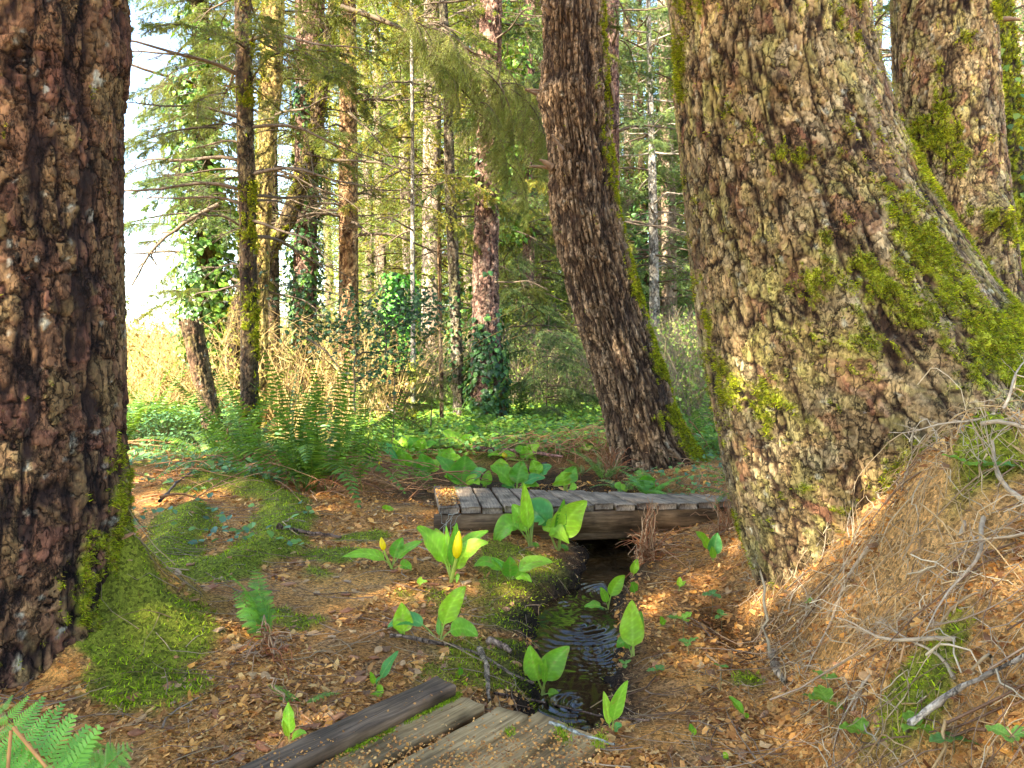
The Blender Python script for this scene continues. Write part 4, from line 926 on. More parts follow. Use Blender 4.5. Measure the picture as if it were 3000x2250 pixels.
def spathe(root, bx, tip, bot, wpx, Yd):
    p0 = at(*bot, Yd); p1 = at(*tip, Yd); b = np.array(root.location) + np.array([0, 0, 0.]); wd = wpx / F * Yd
    q = np.linspace(0, 1, 6)[:, None]; P = b * (1 - q) + p0 * q; mb = MB(); V, Fc = tubes(P, wd * .2 * np.linspace(1, .9, 6), 8); mb.add(V, Fc, (.45, .55, .10)); child('flower_stalk', mb, M_LEAF, root)
    n, m = 14, 12; u = np.linspace(0, 1, n)[:, None]; a = np.linspace(.5, 2 * math.pi - .5, m)[None]
    rad = wd * .5 * (np.sin(math.pi * np.clip(u, 0, 1) ** .75) ** .75 * .95 + .12 * (1 - u)); C0 = p0 * (1 - u) + p1 * u
    V = np.stack([C0[:, 0:1] + rad * np.cos(a + 1.57), C0[:, 1:2] + rad * np.sin(a + 1.57) * .8, C0[:, 2:3] + 0 * a], -1)
    mb = MB(); cc = np.broadcast_to(np.array([.95, .78, .01]), (n, m, 3)) * (1 - .15 * np.abs(np.sin(a * 4)))[..., None]; mb.add(V, grid_faces(n, m), cc.reshape(-1, 3)); sp_ = child('spathe', mb, M_LEAF, root)
    q = np.linspace(.1, .62, 6)[:, None]; mb = MB(); V, Fc = tubes(p0 * (1 - q) + p1 * q, wd * .15 * np.array([.6, 1, 1, 1, .8, .2]), 8); mb.add(V, Fc, (.5, .5, .06)); child('spadix', mb, M_LEAF, root).parent = sp_
def cabbage(label, base, leaves, flowers=(), blue=.05, name='skunk_cabbage', zfix=None, group=None):
    g = ground_at(*base) if zfix is None else onz(*base, zfix)
    if zfix is None: g = np.array([g[0], g[1], H(g[0], g[1]) - .005])
    Yb = g[1]; root = tree_root(name, label, 'plant', g, group)
    for i, L in enumerate(leaves):
        tx, ty, wpx = L[:3]; ctrl = L[3] if len(L) > 3 and L[3] else None; dep = L[4] if len(L) > 4 else random.uniform(-.04, .05)
        t = at(tx, ty, Yb + dep)
        if ctrl: c = at(ctrl[0], ctrl[1], Yb + dep * .6)
        else:
            c = g + (t - g) * .45; lean = (t[0] - g[0]); c = c + np.array([-lean * .22, 0, abs(lean) * .38 + .01])
        wid = max(wpx * (1.12 if base[1] > 1500 else 1.65), 8) / F * Yb; up = abs(tx - base[0]) < abs(base[1] - ty) * .6
        nv = np.array([random.uniform(-.35, .35), -1, .25]) if up else np.array([-.3 * np.sign(tx - base[0]), -.62, .8])
        col = random.choice(LBLUE) if random.random() < (blue if up else blue + .10) else random.choice(LGREEN)
        child('leaf', leaf_mb(g + np.array([random.uniform(-.008, .008), random.uniform(-.008, .008), 0]), c, t, wid, nv, random.uniform(.1, .35), random.uniform(.02, .07), col, random.uniform(.2, .34), i + int(base[0])), M_LEAF, root)
    for (tip, bot, wpx) in flowers: spathe(root, g, tip, bot, wpx, Yb - .015)
    return root
cabbage('skunk cabbage with a small yellow bud and one long leaf stretched left on the litter', (1149, 1667), [(1000, 1632, 36, (1110, 1600)), (1180, 1575, 38), (1240, 1586, 36, (1170, 1610)), (1204, 1678, 34, (1185, 1640))], [((1117, 1573), (1124, 1612), 19)])
cabbage('big skunk cabbage in flower with a tall yellow spathe left of the stream', (1321, 1706), [(1221, 1545, 70), (1338, 1532, 32), (1430, 1590, 62, (1350, 1590)), (1431, 1556, 50, (1350, 1580), .1), (1307, 1540, 20, None, .05), (1275, 1548, 46, None, .12), (1338, 1708, 16, (1345, 1670), -.03)], [((1345, 1554), (1337, 1636), 29)])
cabbage('low spreading skunk cabbage with four floppy leaves right of the tall yellow flower', (1495, 1703), [(1388, 1660, 38, (1440, 1615)), (1493, 1630, 46), (1620, 1648, 46, (1540, 1630)), (1558, 1706, 26, (1530, 1670)), (1440, 1636, 20)])
cabbage('tall skunk cabbage with one upright pointed leaf in front of the footbridge', (1553, 1602), [(1535, 1415, 36, (1548, 1520), -.03), (1449, 1596, 62, (1495, 1475)), (1500, 1478, 52, None, .06), (1612, 1545, 95, (1560, 1440), .05), (1572, 1616, 22, (1570, 1590))])
cabbage('skunk cabbage with two broad upright leaves left of the open water', (1634, 1614), [(1652, 1462, 34), (1720, 1468, 80, (1640, 1520)), (1668, 1592, 56, (1575, 1490), -.05), (1660, 1620, 24, (1655, 1590))])
cabbage('skunk cabbage with one tall pointed leaf and a round leaf lying right', (1287, 1877), [(1365, 1717, 56), (1136, 1838, 42, (1210, 1775)), (1400, 1864, 56, (1335, 1810)), (1289, 1792, 18)])
cabbage('small skunk cabbage with a single rounded leaf behind the pointed leaved one', (1183, 1871), [(1178, 1765, 54, (1180, 1820)), (1135, 1832, 16)])
cabbage('small seedling cabbage above the dark board with a bluish drooping leaf', (1099, 2015), [(1167, 1907, 36, (1120, 1965)), (1084, 1968, 16), (1091, 2070, 44, (1110, 2010), -.08), (1120, 1985, 14)], blue=.4)
cabbage('lone rolled young leaf standing beside the dark board at the bottom', (845, 2176), [(845, 2056, 40, (848, 2110)), (898, 2148, 24, (870, 2140)), (830, 2110, 16)])
cabbage('skunk cabbage with two fat upright leaves standing in the left edge of the stream', (1592, 2035), [(1553, 1890, 58, (1560, 1960)), (1668, 1894, 68, (1600, 1950)), (1632, 2060, 34, (1625, 2020)), (1598, 1930, 18)], zfix=-.2)
cabbage('broad upright skunk cabbage leaf clump on the right bank above the ripples', (1854, 1923), [(1852, 1758, 66, (1850, 1850)), (1878, 1790, 44, None, .03), (1808, 1898, 40, (1835, 1850))])
cabbage('young skunk cabbage standing in the upper pool of the stream', (1778, 1785), [(1831, 1686, 40), (1758, 1720, 22), (1712, 1778, 26, (1745, 1765)), (1738, 1800, 26, (1765, 1790))], zfix=-.2)
cabbage('slim pair of upright leaves beside the stream right of the last board', (1789, 2151), [(1839, 1993, 38, (1795, 2070)), (1768, 2025, 26), (1822, 2128, 24, (1810, 2120)), (1775, 2158, 20, (1770, 2130))])
cabbage('two leaved skunk cabbage on the slope right of the footbridge end', (2091, 1645), [(2036, 1556, 34), (2102, 1560, 38), (2085, 1600, 18)])
cabbage('single tiny leaf on the right bank under the dry grass tuft', (1861, 1746), [(1848, 1706, 28)])
cabbage('small leaf half hidden by the dry grass tuft at the water', (1852, 1692), [(1868, 1638, 24)])
cabbage('big round leaved skunk cabbage behind the left end of the footbridge', (1358, 1440), [(1363, 1334, 62, (1358, 1390)), (1277, 1338, 34, (1330, 1370)), (1426, 1376, 32, (1380, 1385)), (1300, 1395, 20), (1405, 1420, 26, (1380, 1385), -.1)])
cabbage('skunk cabbage with a long left leaf behind the fourth bridge plank', (1512, 1440), [(1436, 1364, 44, (1490, 1395)), (1532, 1350, 36), (1597, 1400, 24, (1550, 1390)), (1470, 1425, 24), (1580, 1425, 20, (1540, 1405))])
cabbage('narrow single leaf behind the third bridge plank', (1424, 1432), [(1433, 1378, 20), (1405, 1410, 14)])
cabbage('small upright skunk cabbage in the mud behind the long left leaf', (1467, 1400), [(1467, 1343, 32), (1490, 1362, 24), (1445, 1365, 18)])
cabbage('wide open two leaf skunk cabbage at the far right edge of the mud', (1577, 1402), [(1557, 1348, 26), (1617, 1366, 26, (1590, 1370)), (1592, 1372, 18)])
cabbage('skunk cabbage pair of rounded leaves behind the seventh bridge plank', (1657, 1440), [(1644, 1384, 48), (1687, 1368, 30), (1690, 1430, 22, (1675, 1425), -.05)])
cabbage('skunk cabbage with a small yellow flower behind the pinkish fallen branch', (1544, 1352), [(1507, 1314, 30), (1535, 1306, 24), (1582, 1300, 26), (1428, 1334, 18, (1480, 1320)), (1560, 1325, 30)], [((1476, 1324), (1480, 1342), 17)])
cabbage('skunk cabbage with a big left leaf near the centre rear of the mud', (1360, 1322), [(1298, 1262, 36, (1335, 1290)), (1386, 1278, 30), (1330, 1290, 20)])
cabbage('farthest skunk cabbage with upright narrow leaves at the edge of the brown bracken', (1412, 1302), [(1363, 1252, 28), (1416, 1250, 26), (1449, 1254, 22), (1395, 1270, 20)])
cabbage('large bunch of skunk cabbage leaves left of the footbridge', (1181, 1386), [(1176, 1314, 44), (1102, 1295, 26), (1152, 1290, 26), (1268, 1350, 32, (1210, 1365)), (1140, 1368, 14, (1160, 1365)), (1200, 1330, 30)])
cabbage('skunk cabbage behind the large bunch, its leaves arching left', (1226, 1340), [(1166, 1308, 34, (1190, 1270)), (1245, 1286, 26), (1282, 1297, 22), (1200, 1280, 30), (1262, 1310, 20)])
cabbage('skunk cabbage with a yellow flower low at the far left of the mud', (1088, 1362), [(1076, 1308, 32), (1100, 1320, 22), (1060, 1335, 20)], [((1115, 1346), (1115, 1362), 14)])
cabbage('dense leafy cabbage between the large bunch and the round leaved one', (1255, 1400), [(1232, 1330, 34), (1290, 1352, 34, (1270, 1360)), (1215, 1375, 22), (1262, 1340, 24)])
cabbage('cabbage with low spreading leaves in front of the large bunch', (1215, 1412), [(1150, 1392, 24, (1185, 1385)), (1232, 1378, 26), (1268, 1405, 22, (1245, 1390))])
cabbage('light green cabbage left of the round leaved one near the dead stalks', (1312, 1372), [(1285, 1318, 28), (1322, 1312, 30), (1350, 1340, 22)])
cabbage('wide leaf poking up behind the right half of the footbridge', (1896, 1448), [(1920, 1406, 40, (1885, 1415)), (1880, 1430, 18)])
cabbage('low leaf lying behind the tenth bridge plank', (1819, 1446), [(1800, 1424, 26), (1840, 1432, 22)])
cabbage('small cabbage leaf standing alone on the needle slope at the lower right', (2190, 2110), [(2135, 2040, 26, (2160, 2060)), (2180, 2090, 12)])
for (bx, by, tx, ty, lab) in ((1350, 1990, 1345, 1955, 'tiny sprout between the sticks above the boards'), (1990, 1735, 1992, 1690, 'tiny upright sprout on the right bank near the bramble leaves'), (1940, 1838, 1935, 1805, 'tiny bright sprout beside the broad leaf clump on the right bank'), (1345, 1570, 1325, 1545, 'tiny sprout beside the footbridge beam'), (1225, 1725, 1235, 1690, 'tiny sprout beneath the spreading leaf of the flowering plant'), (2030, 2160, 2020, 2120, 'small upright sprout near the bottom right of the stream'), (2128, 2230, 2118, 2205, 'tiny sprout at the bottom edge right of the boards'), (1130, 1500, 1135, 1480, 'tiny sprout on the litter left of the bridge')):
    cabbage(lab, (bx, by), [(tx, ty, 16), (tx + 18, ty + 14, 14)], name='seedling')

# ------------------------------------------------------------------ ferns
def frond_mesh(name, L, up0, up1, npair, plen, cols, seed, curl=0.0, bip=False, wid=.19):
    r = np.random.default_rng(seed); n = npair; s = np.linspace(.0, 1, 40)
    ang = lerp(up0, up1, s ** 1.1); dx = np.cos(ang); dz = np.sin(ang); X_ = np.concatenate([[0], np.cumsum((dx[1:] + dx[:-1]) / 2)]) * L / 39; Z_ = np.concatenate([[0], np.cumsum((dz[1:] + dz[:-1]) / 2)]) * L / 39
    Yw = .04 * L * np.sin(s * 3 + seed); P = np.stack([X_, Yw, Z_], -1)
    mb = MB(); V, Fc = tubes(P[::3], np.linspace(.0035, .001, len(P[::3])), 4); mb.add(V, Fc, np.array(cols[0]) * np.array([1.5, 1.1, 1]))
    t = np.repeat(np.linspace(.14, .985, n), 2) ; sd_ = np.tile([1, -1], n)
    B = np.stack([np.interp(t, s, P[:, j]) for j in range(3)], -1); a = np.interp(t, s, ang); T = np.stack([np.cos(a), 0 * a, np.sin(a)], -1); Nn = np.stack([-np.sin(a), 0 * a, np.cos(a)], -1)
    k = (t - .14) / .86; pl = plen * np.minimum(1, .55 + k * 3) * (1 - k ** 2.2) ** .8 * r.uniform(.85, 1.1, 2 * n) + .006
    D = nrm(np.stack([0 * t, sd_, 0 * t], -1) + .28 * T - (.18 + .3 * curl * r.uniform(.3, 1, 2 * n))[:, None] * Nn + .08 * r.normal(size=(2 * n, 3)))
    Wd = nrm(np.cross(D, Nn)); w_ = plen * wid * np.ones(2 * n)
    pc = pal(cols, 2 * n, .2)
    if not bip:
        V = np.stack([B, B + D * (pl * .25)[:, None] + Wd * (w_ * .6)[:, None], B + D * (pl * .7)[:, None] + Wd * (w_ * .42)[:, None] - Nn * (pl * .05)[:, None], B + D * pl[:, None] - Nn * (pl * .16)[:, None], B + D * (pl * .7)[:, None] - Wd * (w_ * .42)[:, None] - Nn * (pl * .05)[:, None], B + D * (pl * .25)[:, None] - Wd * (w_ * .5)[:, None]], 1)
        f = np.array([[0, 1, 2, 5], [5, 2, 3, 4]]); Fc = (f[None] + (np.arange(2 * n) * 6)[:, None, None]).reshape(-1, 4); mb.add(V.reshape(-1, 3), Fc, np.repeat(pc, 6, 0))
    else:
        m = 11; q = np.linspace(.06, .98, m)
        for sgn in (1, -1):
            b = B[:, None] + D[:, None] * (pl[:, None] * q[None])[..., None]; ll = (pl[:, None] * .30 * (1 - .75 * q[None]))[..., None]
            d2 = Wd[:, None] * sgn + D[:, None] * .45; tip = b + d2 * ll - Nn[:, None] * ll * .25; wv = D[:, None] * (pl[:, None] / m * .42)[..., None]
            V = np.stack([b - wv, b + (tip - b) * .6 - wv * .7, tip, b + (tip - b) * .6 + wv * .9, b + wv], 2).reshape(-1, 3)
            kk = len(V) // 5; mb.add(V, (np.array([[0, 1, 3, 4]])[None] + (np.arange(kk) * 5)[:, None, None]).reshape(-1, 4), np.repeat(np.repeat(pc, m, 0), 5, 0)); mb.F[3].append((np.array([[1, 2, 3]])[None] + (np.arange(kk) * 5)[:, None, None]).reshape(-1, 3) + mb.n - len(V))
    return mb.mesh(name, M_FERN, False)
FG = [(.085, .19, .02), (.115, .23, .022), (.065, .145, .02), (.18, .30, .035)]
FBR = [(.28, .13, .05), (.35, .18, .07), (.22, .10, .04)]
FG2 = None
FRONDS = [frond_mesh('frond', 1.0, 1.25, -.35, 27, .085, FG, 1), frond_mesh('frond', 1.0, 1.05, -.75, 27, .09, FG, 2), frond_mesh('frond', 1.0, 1.45, .55, 28, .08, FG + [(.13, .20, .03)], 3), frond_mesh('frond', 1.0, .7, -.5, 36, .085, FG + [(.10, .19, .08)], 4)]
FDEAD = [frond_mesh('frond', 1.0, .9, -1.5, 30, .05, FBR, 5, 1.5), frond_mesh('frond', 1.0, .4, -.7, 30, .045, FBR, 6, 2.0)]
FLADY = [frond_mesh('frond', 1.0, 1.15, .1, 17, .20, [(.14, .34, .04), (.18, .40, .05), (.11, .28, .05)], 7, 0, True), frond_mesh('frond', 1.0, .85, -.2, 17, .19, [(.14, .34, .04), (.20, .42, .06)], 8, 0, True)]
FBRIGHT = [frond_mesh('frond', 1.0, 1.1, .0, 24, .12, [(.16, .30, .05), (.20, .36, .06), (.12, .25, .05)], 9), frond_mesh('frond', 1.0, .8, -.4, 24, .12, [(.14, .28, .08), (.18, .33, .10)], 10)]
def fern(label, px, py, Y, n, L, kinds=FRONDS, dead=0, spread=6.28, az0=0, name='sword_fern', group=None, upb=.0, fixed=None):
    if Y is None: g = ground_at(px, py)
    else: g = at(px, py, Y); g[2] = H(g[0], g[1])
    root = tree_root(name, label, 'fern', g, group)
    for i in range(n):
        az = az0 + spread * (i + random.uniform(-.3, .3)) / n
        link('frond', random.choice(kinds), root, (random.uniform(-.03, .03), random.uniform(-.03, .03), 0), (random.uniform(-.3, .3), random.uniform(-.3, .15) - upb, az), L * random.uniform(.65, 1.1))
    for i in range(dead):
        o = link('frond', random.choice(FDEAD), root, (0, 0, .02), (random.uniform(-.4, .4), random.uniform(-.1, .5), random.uniform(0, 6.28)), L * random.uniform(.5, .9)); o['label'] = 'withered brown frond'
    return root
g = fern('largest sword fern with tall upright fronds beside the slim dark trunk', 900, 1385, 6.4, 20, 1.25, dead=9)
for (az, ry, s) in ((0.1, -.55, 1.0), (3.3, -.1, .95), (-1.2, -.2, .95), (-.6, -.3, 1.0), (2.6, -.45, .95), (.5, -.6, 1.1), (-2.2, -.3, 1.0)): link('frond', FRONDS[2], g, (0, 0, 0), (0, ry, az), s)
for (dx_, ry, az, sc_) in ((.35, -.25, -1.5, 1.15), (.15, -.35, -1.3, 1.05), (-.1, -.3, -1.75, 1.0), (.45, -.1, -1.2, .9)): link('frond', FRONDS[2], g, (dx_, 0, 0), (0, ry, az), sc_)
FUP = frond_mesh('frond', 1.0, 1.42, 1.05, 27, .085, FG[:3], 50)
for (dx_, az, ry, sc_) in ((.22, -1.57, .16, 1.22), (.02, -1.4, .05, 1.1), (-.30, -1.7, -.25, 1.05), (.40, -1.3, .40, 1.0), (-.15, -1.57, -.08, 1.2), (-.45, -1.6, -.5, .9)): o = link('frond', FUP, g, (dx_, 0, .05), (0, 0, az), sc_); o.rotation_euler = (Matrix.Rotation(ry, 3, 'Y') @ Matrix.Rotation(az, 3, 'Z')).to_euler()
fern('sword fern at the foot of the slim dark trunk with drooping pale fronds', 715, 1300, 7.3, 20, 1.1, dead=9)
fern('sword fern in front of the snapped stump, fronds hanging over brown litter', 620, 1260, 7.9, 16, 1.0, dead=7)
for i, (px, py, Y, n, L, lab) in enumerate(((430, 1150, 10.2, 16, 1.0, 'sword fern farthest left beside the huge dark trunk'), (520, 1160, 9.6, 16, .9, 'sword fern left of the snapped stump'), (365, 1200, 9.0, 13, .8, 'low sword fern touching the edge of the huge dark trunk'), (600, 1120, 10.8, 14, .9, 'sword fern behind the snapped stump'),
        (1440, 1120, 11.0, 16, .75, 'sword fern at the foot of the reddish centre trunk'), (1520, 1120, 11.6, 14, .7, 'sword fern right of the ivy covered trunk foot'), (1330, 1120, 12.2, 10, .6, 'small sword fern left of the ivy covered trunk foot'), (1430, 1190, 9.2, 7, .6, 'small upright fern alone in the clearing'),
        (1045, 1290, 7.6, 9, .5, 'sword fern just right of the largest fern, half shaded'), (1030, 1200, 8.6, 12, .8, 'sword fern behind the largest fern'), (1960, 1160, 10.4, 14, .8, 'sword fern between the leaning trunk and the massive trunk'), (2040, 1200, 9.0, 12, .7, 'sword fern close against the massive trunk edge'), (2060, 1110, 11.5, 14, .8, 'rear sword fern right of the leaning trunk'), (2110, 1250, 8.2, 10, .6, 'low sword fern at the left edge of the massive trunk'))):
    fern(lab, px, py, Y, n, L * 1.3, dead=2 if i % 3 == 0 else 0)
fern('dark sword fern over the right end of the footbridge', 2190, 1520, 5.5, 9, .55, spread=3.4, az0=1.6, dead=6)
for i, (px, py, Y, n, L, lab) in enumerate(((1905, 1420, 6.6, 7, .48, 'bright green lady fern at the foot of the leaning furrowed trunk'), (1830, 1400, 6.9, 6, .4, 'pale green fern left of the bright lady fern behind the bridge'), (1770, 1370, 7.3, 7, .42, 'loose green fern in the brown bracken behind the bridge'), (1700, 1345, 7.6, 5, .36, 'small fern at the right side of the mud'), (1985, 1330, 7.6, 6, .4, 'fine light fern right of the leaning trunk base'))):
    fern(lab, px, py, Y, n, L, kinds=FLADY if i in (0, 4) else FBRIGHT, name='lady_fern', dead=3)
fern('tall thin fern sprouting from brown stems on the left litter', 775, 1885, None, 4, .36, kinds=[FLADY[0]], name='lady_fern', spread=1.6, az0=2.2, upb=.35, dead=2)
fern('small fern crozier among dead stems above the boards', 870, 2060, None, 3, .16, kinds=[FLADY[1]], name='lady_fern', dead=2)
r_ = tree_root('lady_fern', 'large soft bright fern filling the bottom left corner', 'fern', at(60, 2400, 1.85))
FCOR = frond_mesh('frond', 1.0, .22, -.18, 13, .34, [(.20, .46, .06), (.26, .54, .08), (.16, .38, .06)], 44, 0, True)
for (px, py, tx, ty, Yd, roll) in ((285, 2345, -5, 2045, 1.80, .1), (235, 2345, 395, 2180, 1.86, -.3), (120, 2360, -60, 2190, 1.7, .3), (250, 2400, 150, 2225, 1.65, .2), (200, 2350, 290, 2120, 1.95, -.2)):
    a, b = at(px, py, Yd), at(tx, ty, Yd + .03); d = Vector(b - a); Lx = d.length; d.normalize()
    zc = Vector((0, -1, .35)); yv = zc.cross(d).normalized(); zv = d.cross(yv); M = Matrix((d, yv, zv)).transposed() @ Matrix.Rotation(roll, 3, 'X')
    o = link('frond', FCOR, r_, a - np.array(r_.location)); o.rotation_euler = M.to_euler(); o.scale = (Lx, Lx, Lx)
for (px, py, tx, ty) in ((20, 2290, 32, 2140), (180, 2300, 38, 2130)):
    a, b = at(px, py, 1.7), at(tx, ty, 1.72); m2 = MB(); V, Fc = tubes(a + (b - a) * np.linspace(0, 1, 5)[:, None], np.full(5, .004), 5); m2.add(V, Fc, (.55, .26, .09)); o = child('stalk', m2, M_TWIG, r_); o['label'] = 'dead orange stalk'
# pale fallen frond and one across
o = link('fallen_frond', FBRIGHT[0].copy(), None, ground_at(1300, 1475) + np.array([0, 0, .02]), (0, .9, 2.5), .32); tag(o, 'pale bleached frond leaning on the left end of the footbridge', 'fern frond')
o.data = frond_mesh('fallen_frond', 1.0, .9, .2, 30, .14, [(.38, .40, .20), (.33, .36, .16)], 33)

# ------------------------------------------------------------------ holly sprays in mid air left of centre
def holly(label, paths, Y, nleaf, base_px, seed):
    r = np.random.default_rng(seed); g = at(base_px[0], base_px[1], Y); g[2] = H(g[0], Y)
    root = tree_root('holly_bush', label, 'bush', g); mb = MB(); ml = MB()
    for path in paths:
        P = np.array([at(px, py, Y + dy) for px, py, dy in path]); q = np.linspace(0, len(P) - 1, 14)
        S = np.stack([np.interp(q, np.arange(len(P)), P[:, j]) for j in range(3)], -1) + .012 * r.normal(size=(14, 3)); V, Fc = tubes(S, np.linspace(.012, .003, 14), 5); mb.add(V, Fc, (.10, .085, .05))
        n = nleaf
        k = (13 * r.uniform(.25, 1, n)).astype(int).clip(0, 13); B = S[k] + r.normal(0, 1, (n, 3)) * np.array([.17, .18, .11])
        cl = B[r.integers(0, n, n)]; B = np.where(r.uniform(size=(n, 1)) < .5, cl + r.normal(0, .03, (n, 3)), B)
        d = nrm(rand_dirs(n) * np.array([1, .7, .5])); N = nrm(np.cross(d, rand_dirs(n)) + np.array([0, -.4, .6])); sd_ = nrm(np.cross(d, N)); s = r.uniform(.6, 1.2, (n, 1)) * .055
        HV = np.array([[0, 0, 0], [-.3, .22, .08], [-.2, .38, -.02], [-.34, .58, .08], [-.16, .76, 0], [0, 1.05, .06], [.16, .76, 0], [.34, .58, .08], [.2, .38, -.02], [.3, .22, .08], [0, .5, .05]])
        HF = np.array([[10, i, (i - 1) % 10] for i in range(10)])
        V, Fc = stamp(HV, HF, B, sd_ * s, d * s, N * s); ml.add(V, Fc, np.repeat(pal([(.025, .065, .025), (.035, .09, .03), (.05, .12, .04), (.02, .05, .02)], n, .3), 11, 0))
    child('stem', mb, M_TWIG, root); child('foliage', ml, M_GLOSS, root, False)
holly('dark glossy holly sprays hanging between the golden and the orange trunk', [[(1130, 1040, 0), (1130, 960, 0), (1100, 900, .1), (1000, 860, .1), (880, 840, .2), (800, 830, .3)], [(1100, 900, 0), (1050, 950, -.2), (960, 985, -.2), (900, 960, -.2)], [(1130, 960, 0), (1180, 900, 0), (1200, 860, 0)], [(1120, 980, .2), (1230, 930, .2), (1262, 900, .2)]], 8.2, 300, (1040, 1330), 5)
holly('thin holly sapling with scattered dark leaves right of the largest fern', [[(1035, 1200, 0), (1040, 1000, 0), (1060, 930, 0)], [(1040, 1040, 0), (1120, 1030, .2), (1230, 1040, .2)], [(1038, 1120, 0), (1090, 1080, .1), (1160, 1060, .2)]], 8.0, 130, (1033, 1250), 6)

# young hemlock saplings right of the big fern
def sapling(label, px, py, Y, h, n, kind='green'):
    g = at(px, py, Y); g[2] = H(g[0], g[1]); root = tree_root('hemlock_sapling', label, 'sapling', g)
    q = np.linspace(0, 1, 8)[:, None]; mb = MB(); V, Fc = tubes(g + np.array([.04, 0, h]) * q, np.linspace(.012, .003, 8), 5); mb.add(V, Fc, (.14, .10, .06)); child('trunk', mb, M_TWIG, root)
    for i in range(n): add_bough(root, kind, g + np.array([0, 0, h * random.uniform(.15, .95)]), random.uniform(0, 6.28), random.uniform(-.1, .3), h * random.uniform(.22, .42))
sapling('young feathery hemlock sapling right of the largest fern', 1150, 1270, 8.8, 1.1, 14)
sapling('small hemlock sapling in the shade behind the mossy pole', 1260, 1230, 10.0, .8, 10)
sapling('young hemlock in the thicket left of the leaning furrowed trunk', 1600, 1150, 11.5, 1.7, 20, 'blue')


# ------------------------------------------------------------------ broad leaves near the ground
def leafy(name, label, P, size, cols, lift, mat=None, parent=None, stem=True):
    n = len(P); mb = MB(); a = rng.uniform(0, 6.28, n); N = nrm(np.stack([.35 * rng.normal(size=n), .35 * rng.normal(size=n) - .25, 1 + 0 * a], -1)); d = nrm(np.stack([np.cos(a), np.sin(a), .1 * rng.normal(size=n)], -1)); d = nrm(d - N * np.sum(d * N, -1, keepdims=True)); X_ = np.cross(d, N)
    s = size * rng.uniform(.55, 1.25, (n, 1)); Pl = P + np.array([0, 0, 1.0]) * rng.uniform(lift[0], lift[1], (n, 1))
    LV = np.array([[0, 0, 0], [-.36, .3, .07], [-.32, .62, .05], [0, 1, -.08], [.32, .62, .05], [.36, .3, .07], [0, .45, -.02]]); LF = np.array([[6, 1, 0], [6, 2, 1], [6, 3, 2], [6, 4, 3], [6, 5, 4], [6, 0, 5]])
    V, Fc = stamp(LV, LF, Pl, X_ * s, d * s, N * s); mb.add(V, Fc, np.repeat(pal(cols, n, .25), 7, 0))
    if stem:
        S = Pl[:, None] * (1 - np.array([0, .5, 1])[None, :, None]) + (P + .02 * rng.normal(size=(n, 3)))[:, None] * np.array([0, .5, 1])[None, :, None]
        V, Fc = tubes(S, np.full((n, 3), .0012), 3); mb.add(V, Fc, (.13, .14, .05))
    tag(link(name, mb.mesh(name, mat or M_LEAF, False)), label, 'ground cover', None, 'stuff')
def scatter(n, pxa, pxb, ya, yb, clump=0.0, seed=0, thr=.5, pw=1.0):
    y = ya + (yb - ya) * rng.uniform(0, 1, n) ** pw; px = rng.uniform(pxa, pxb, n); x = (px - 1500) / F * y
    if clump:
        k = fbm(x * clump, y * clump, 0, 3, seed) > thr; x, y = x[k], y[k]
    return np.stack([x, y, terrain(x, y)], -1)
GC = [(.20, .38, .04), (.27, .45, .05), (.15, .31, .05), (.36, .46, .07), (.17, .34, .10)]
leafy('clearing_plants', 'low bright green leafy plants carpeting the clearing behind the stream', scatter(46000, 1020, 2250, 8.2, 18, .9, 1, .34, .85), .07, GC, (.02, .20))
leafy('left_plants', 'pale green leaves dotting the litter at the left beyond the moss roots', scatter(3000, 330, 1000, 6.0, 11, 1.6, 2, .5), .075, [(.10, .22, .09), (.14, .27, .09), (.18, .30, .07)], (.02, .12))
leafy('shade_bushes', 'dense shiny low leaves under the ferns at the left edge', scatter(6500, 320, 700, 8.6, 12.5, 1.3, 8, .42), .05, [(.06, .15, .05), (.09, .20, .08), (.05, .12, .04), (.13, .24, .05)], (.03, .42), M_GLOSS)
leafy('bramble_leaves', 'scattered blue green bramble leaves on the left litter', scatter(260, 330, 900, 4.4, 7.0, 2.2, 3, .55), .062, [(.10, .22, .12), (.13, .26, .13), (.16, .30, .06)], (.02, .10))
leafy('bank_leaves', 'small leaves on the needle bank between the leaning trunk and the massive trunk', scatter(900, 1850, 2200, 5.9, 9.5, 1.5, 4, .42), .05, [(.10, .22, .10), (.14, .27, .06), (.18, .32, .05)], (.015, .09))
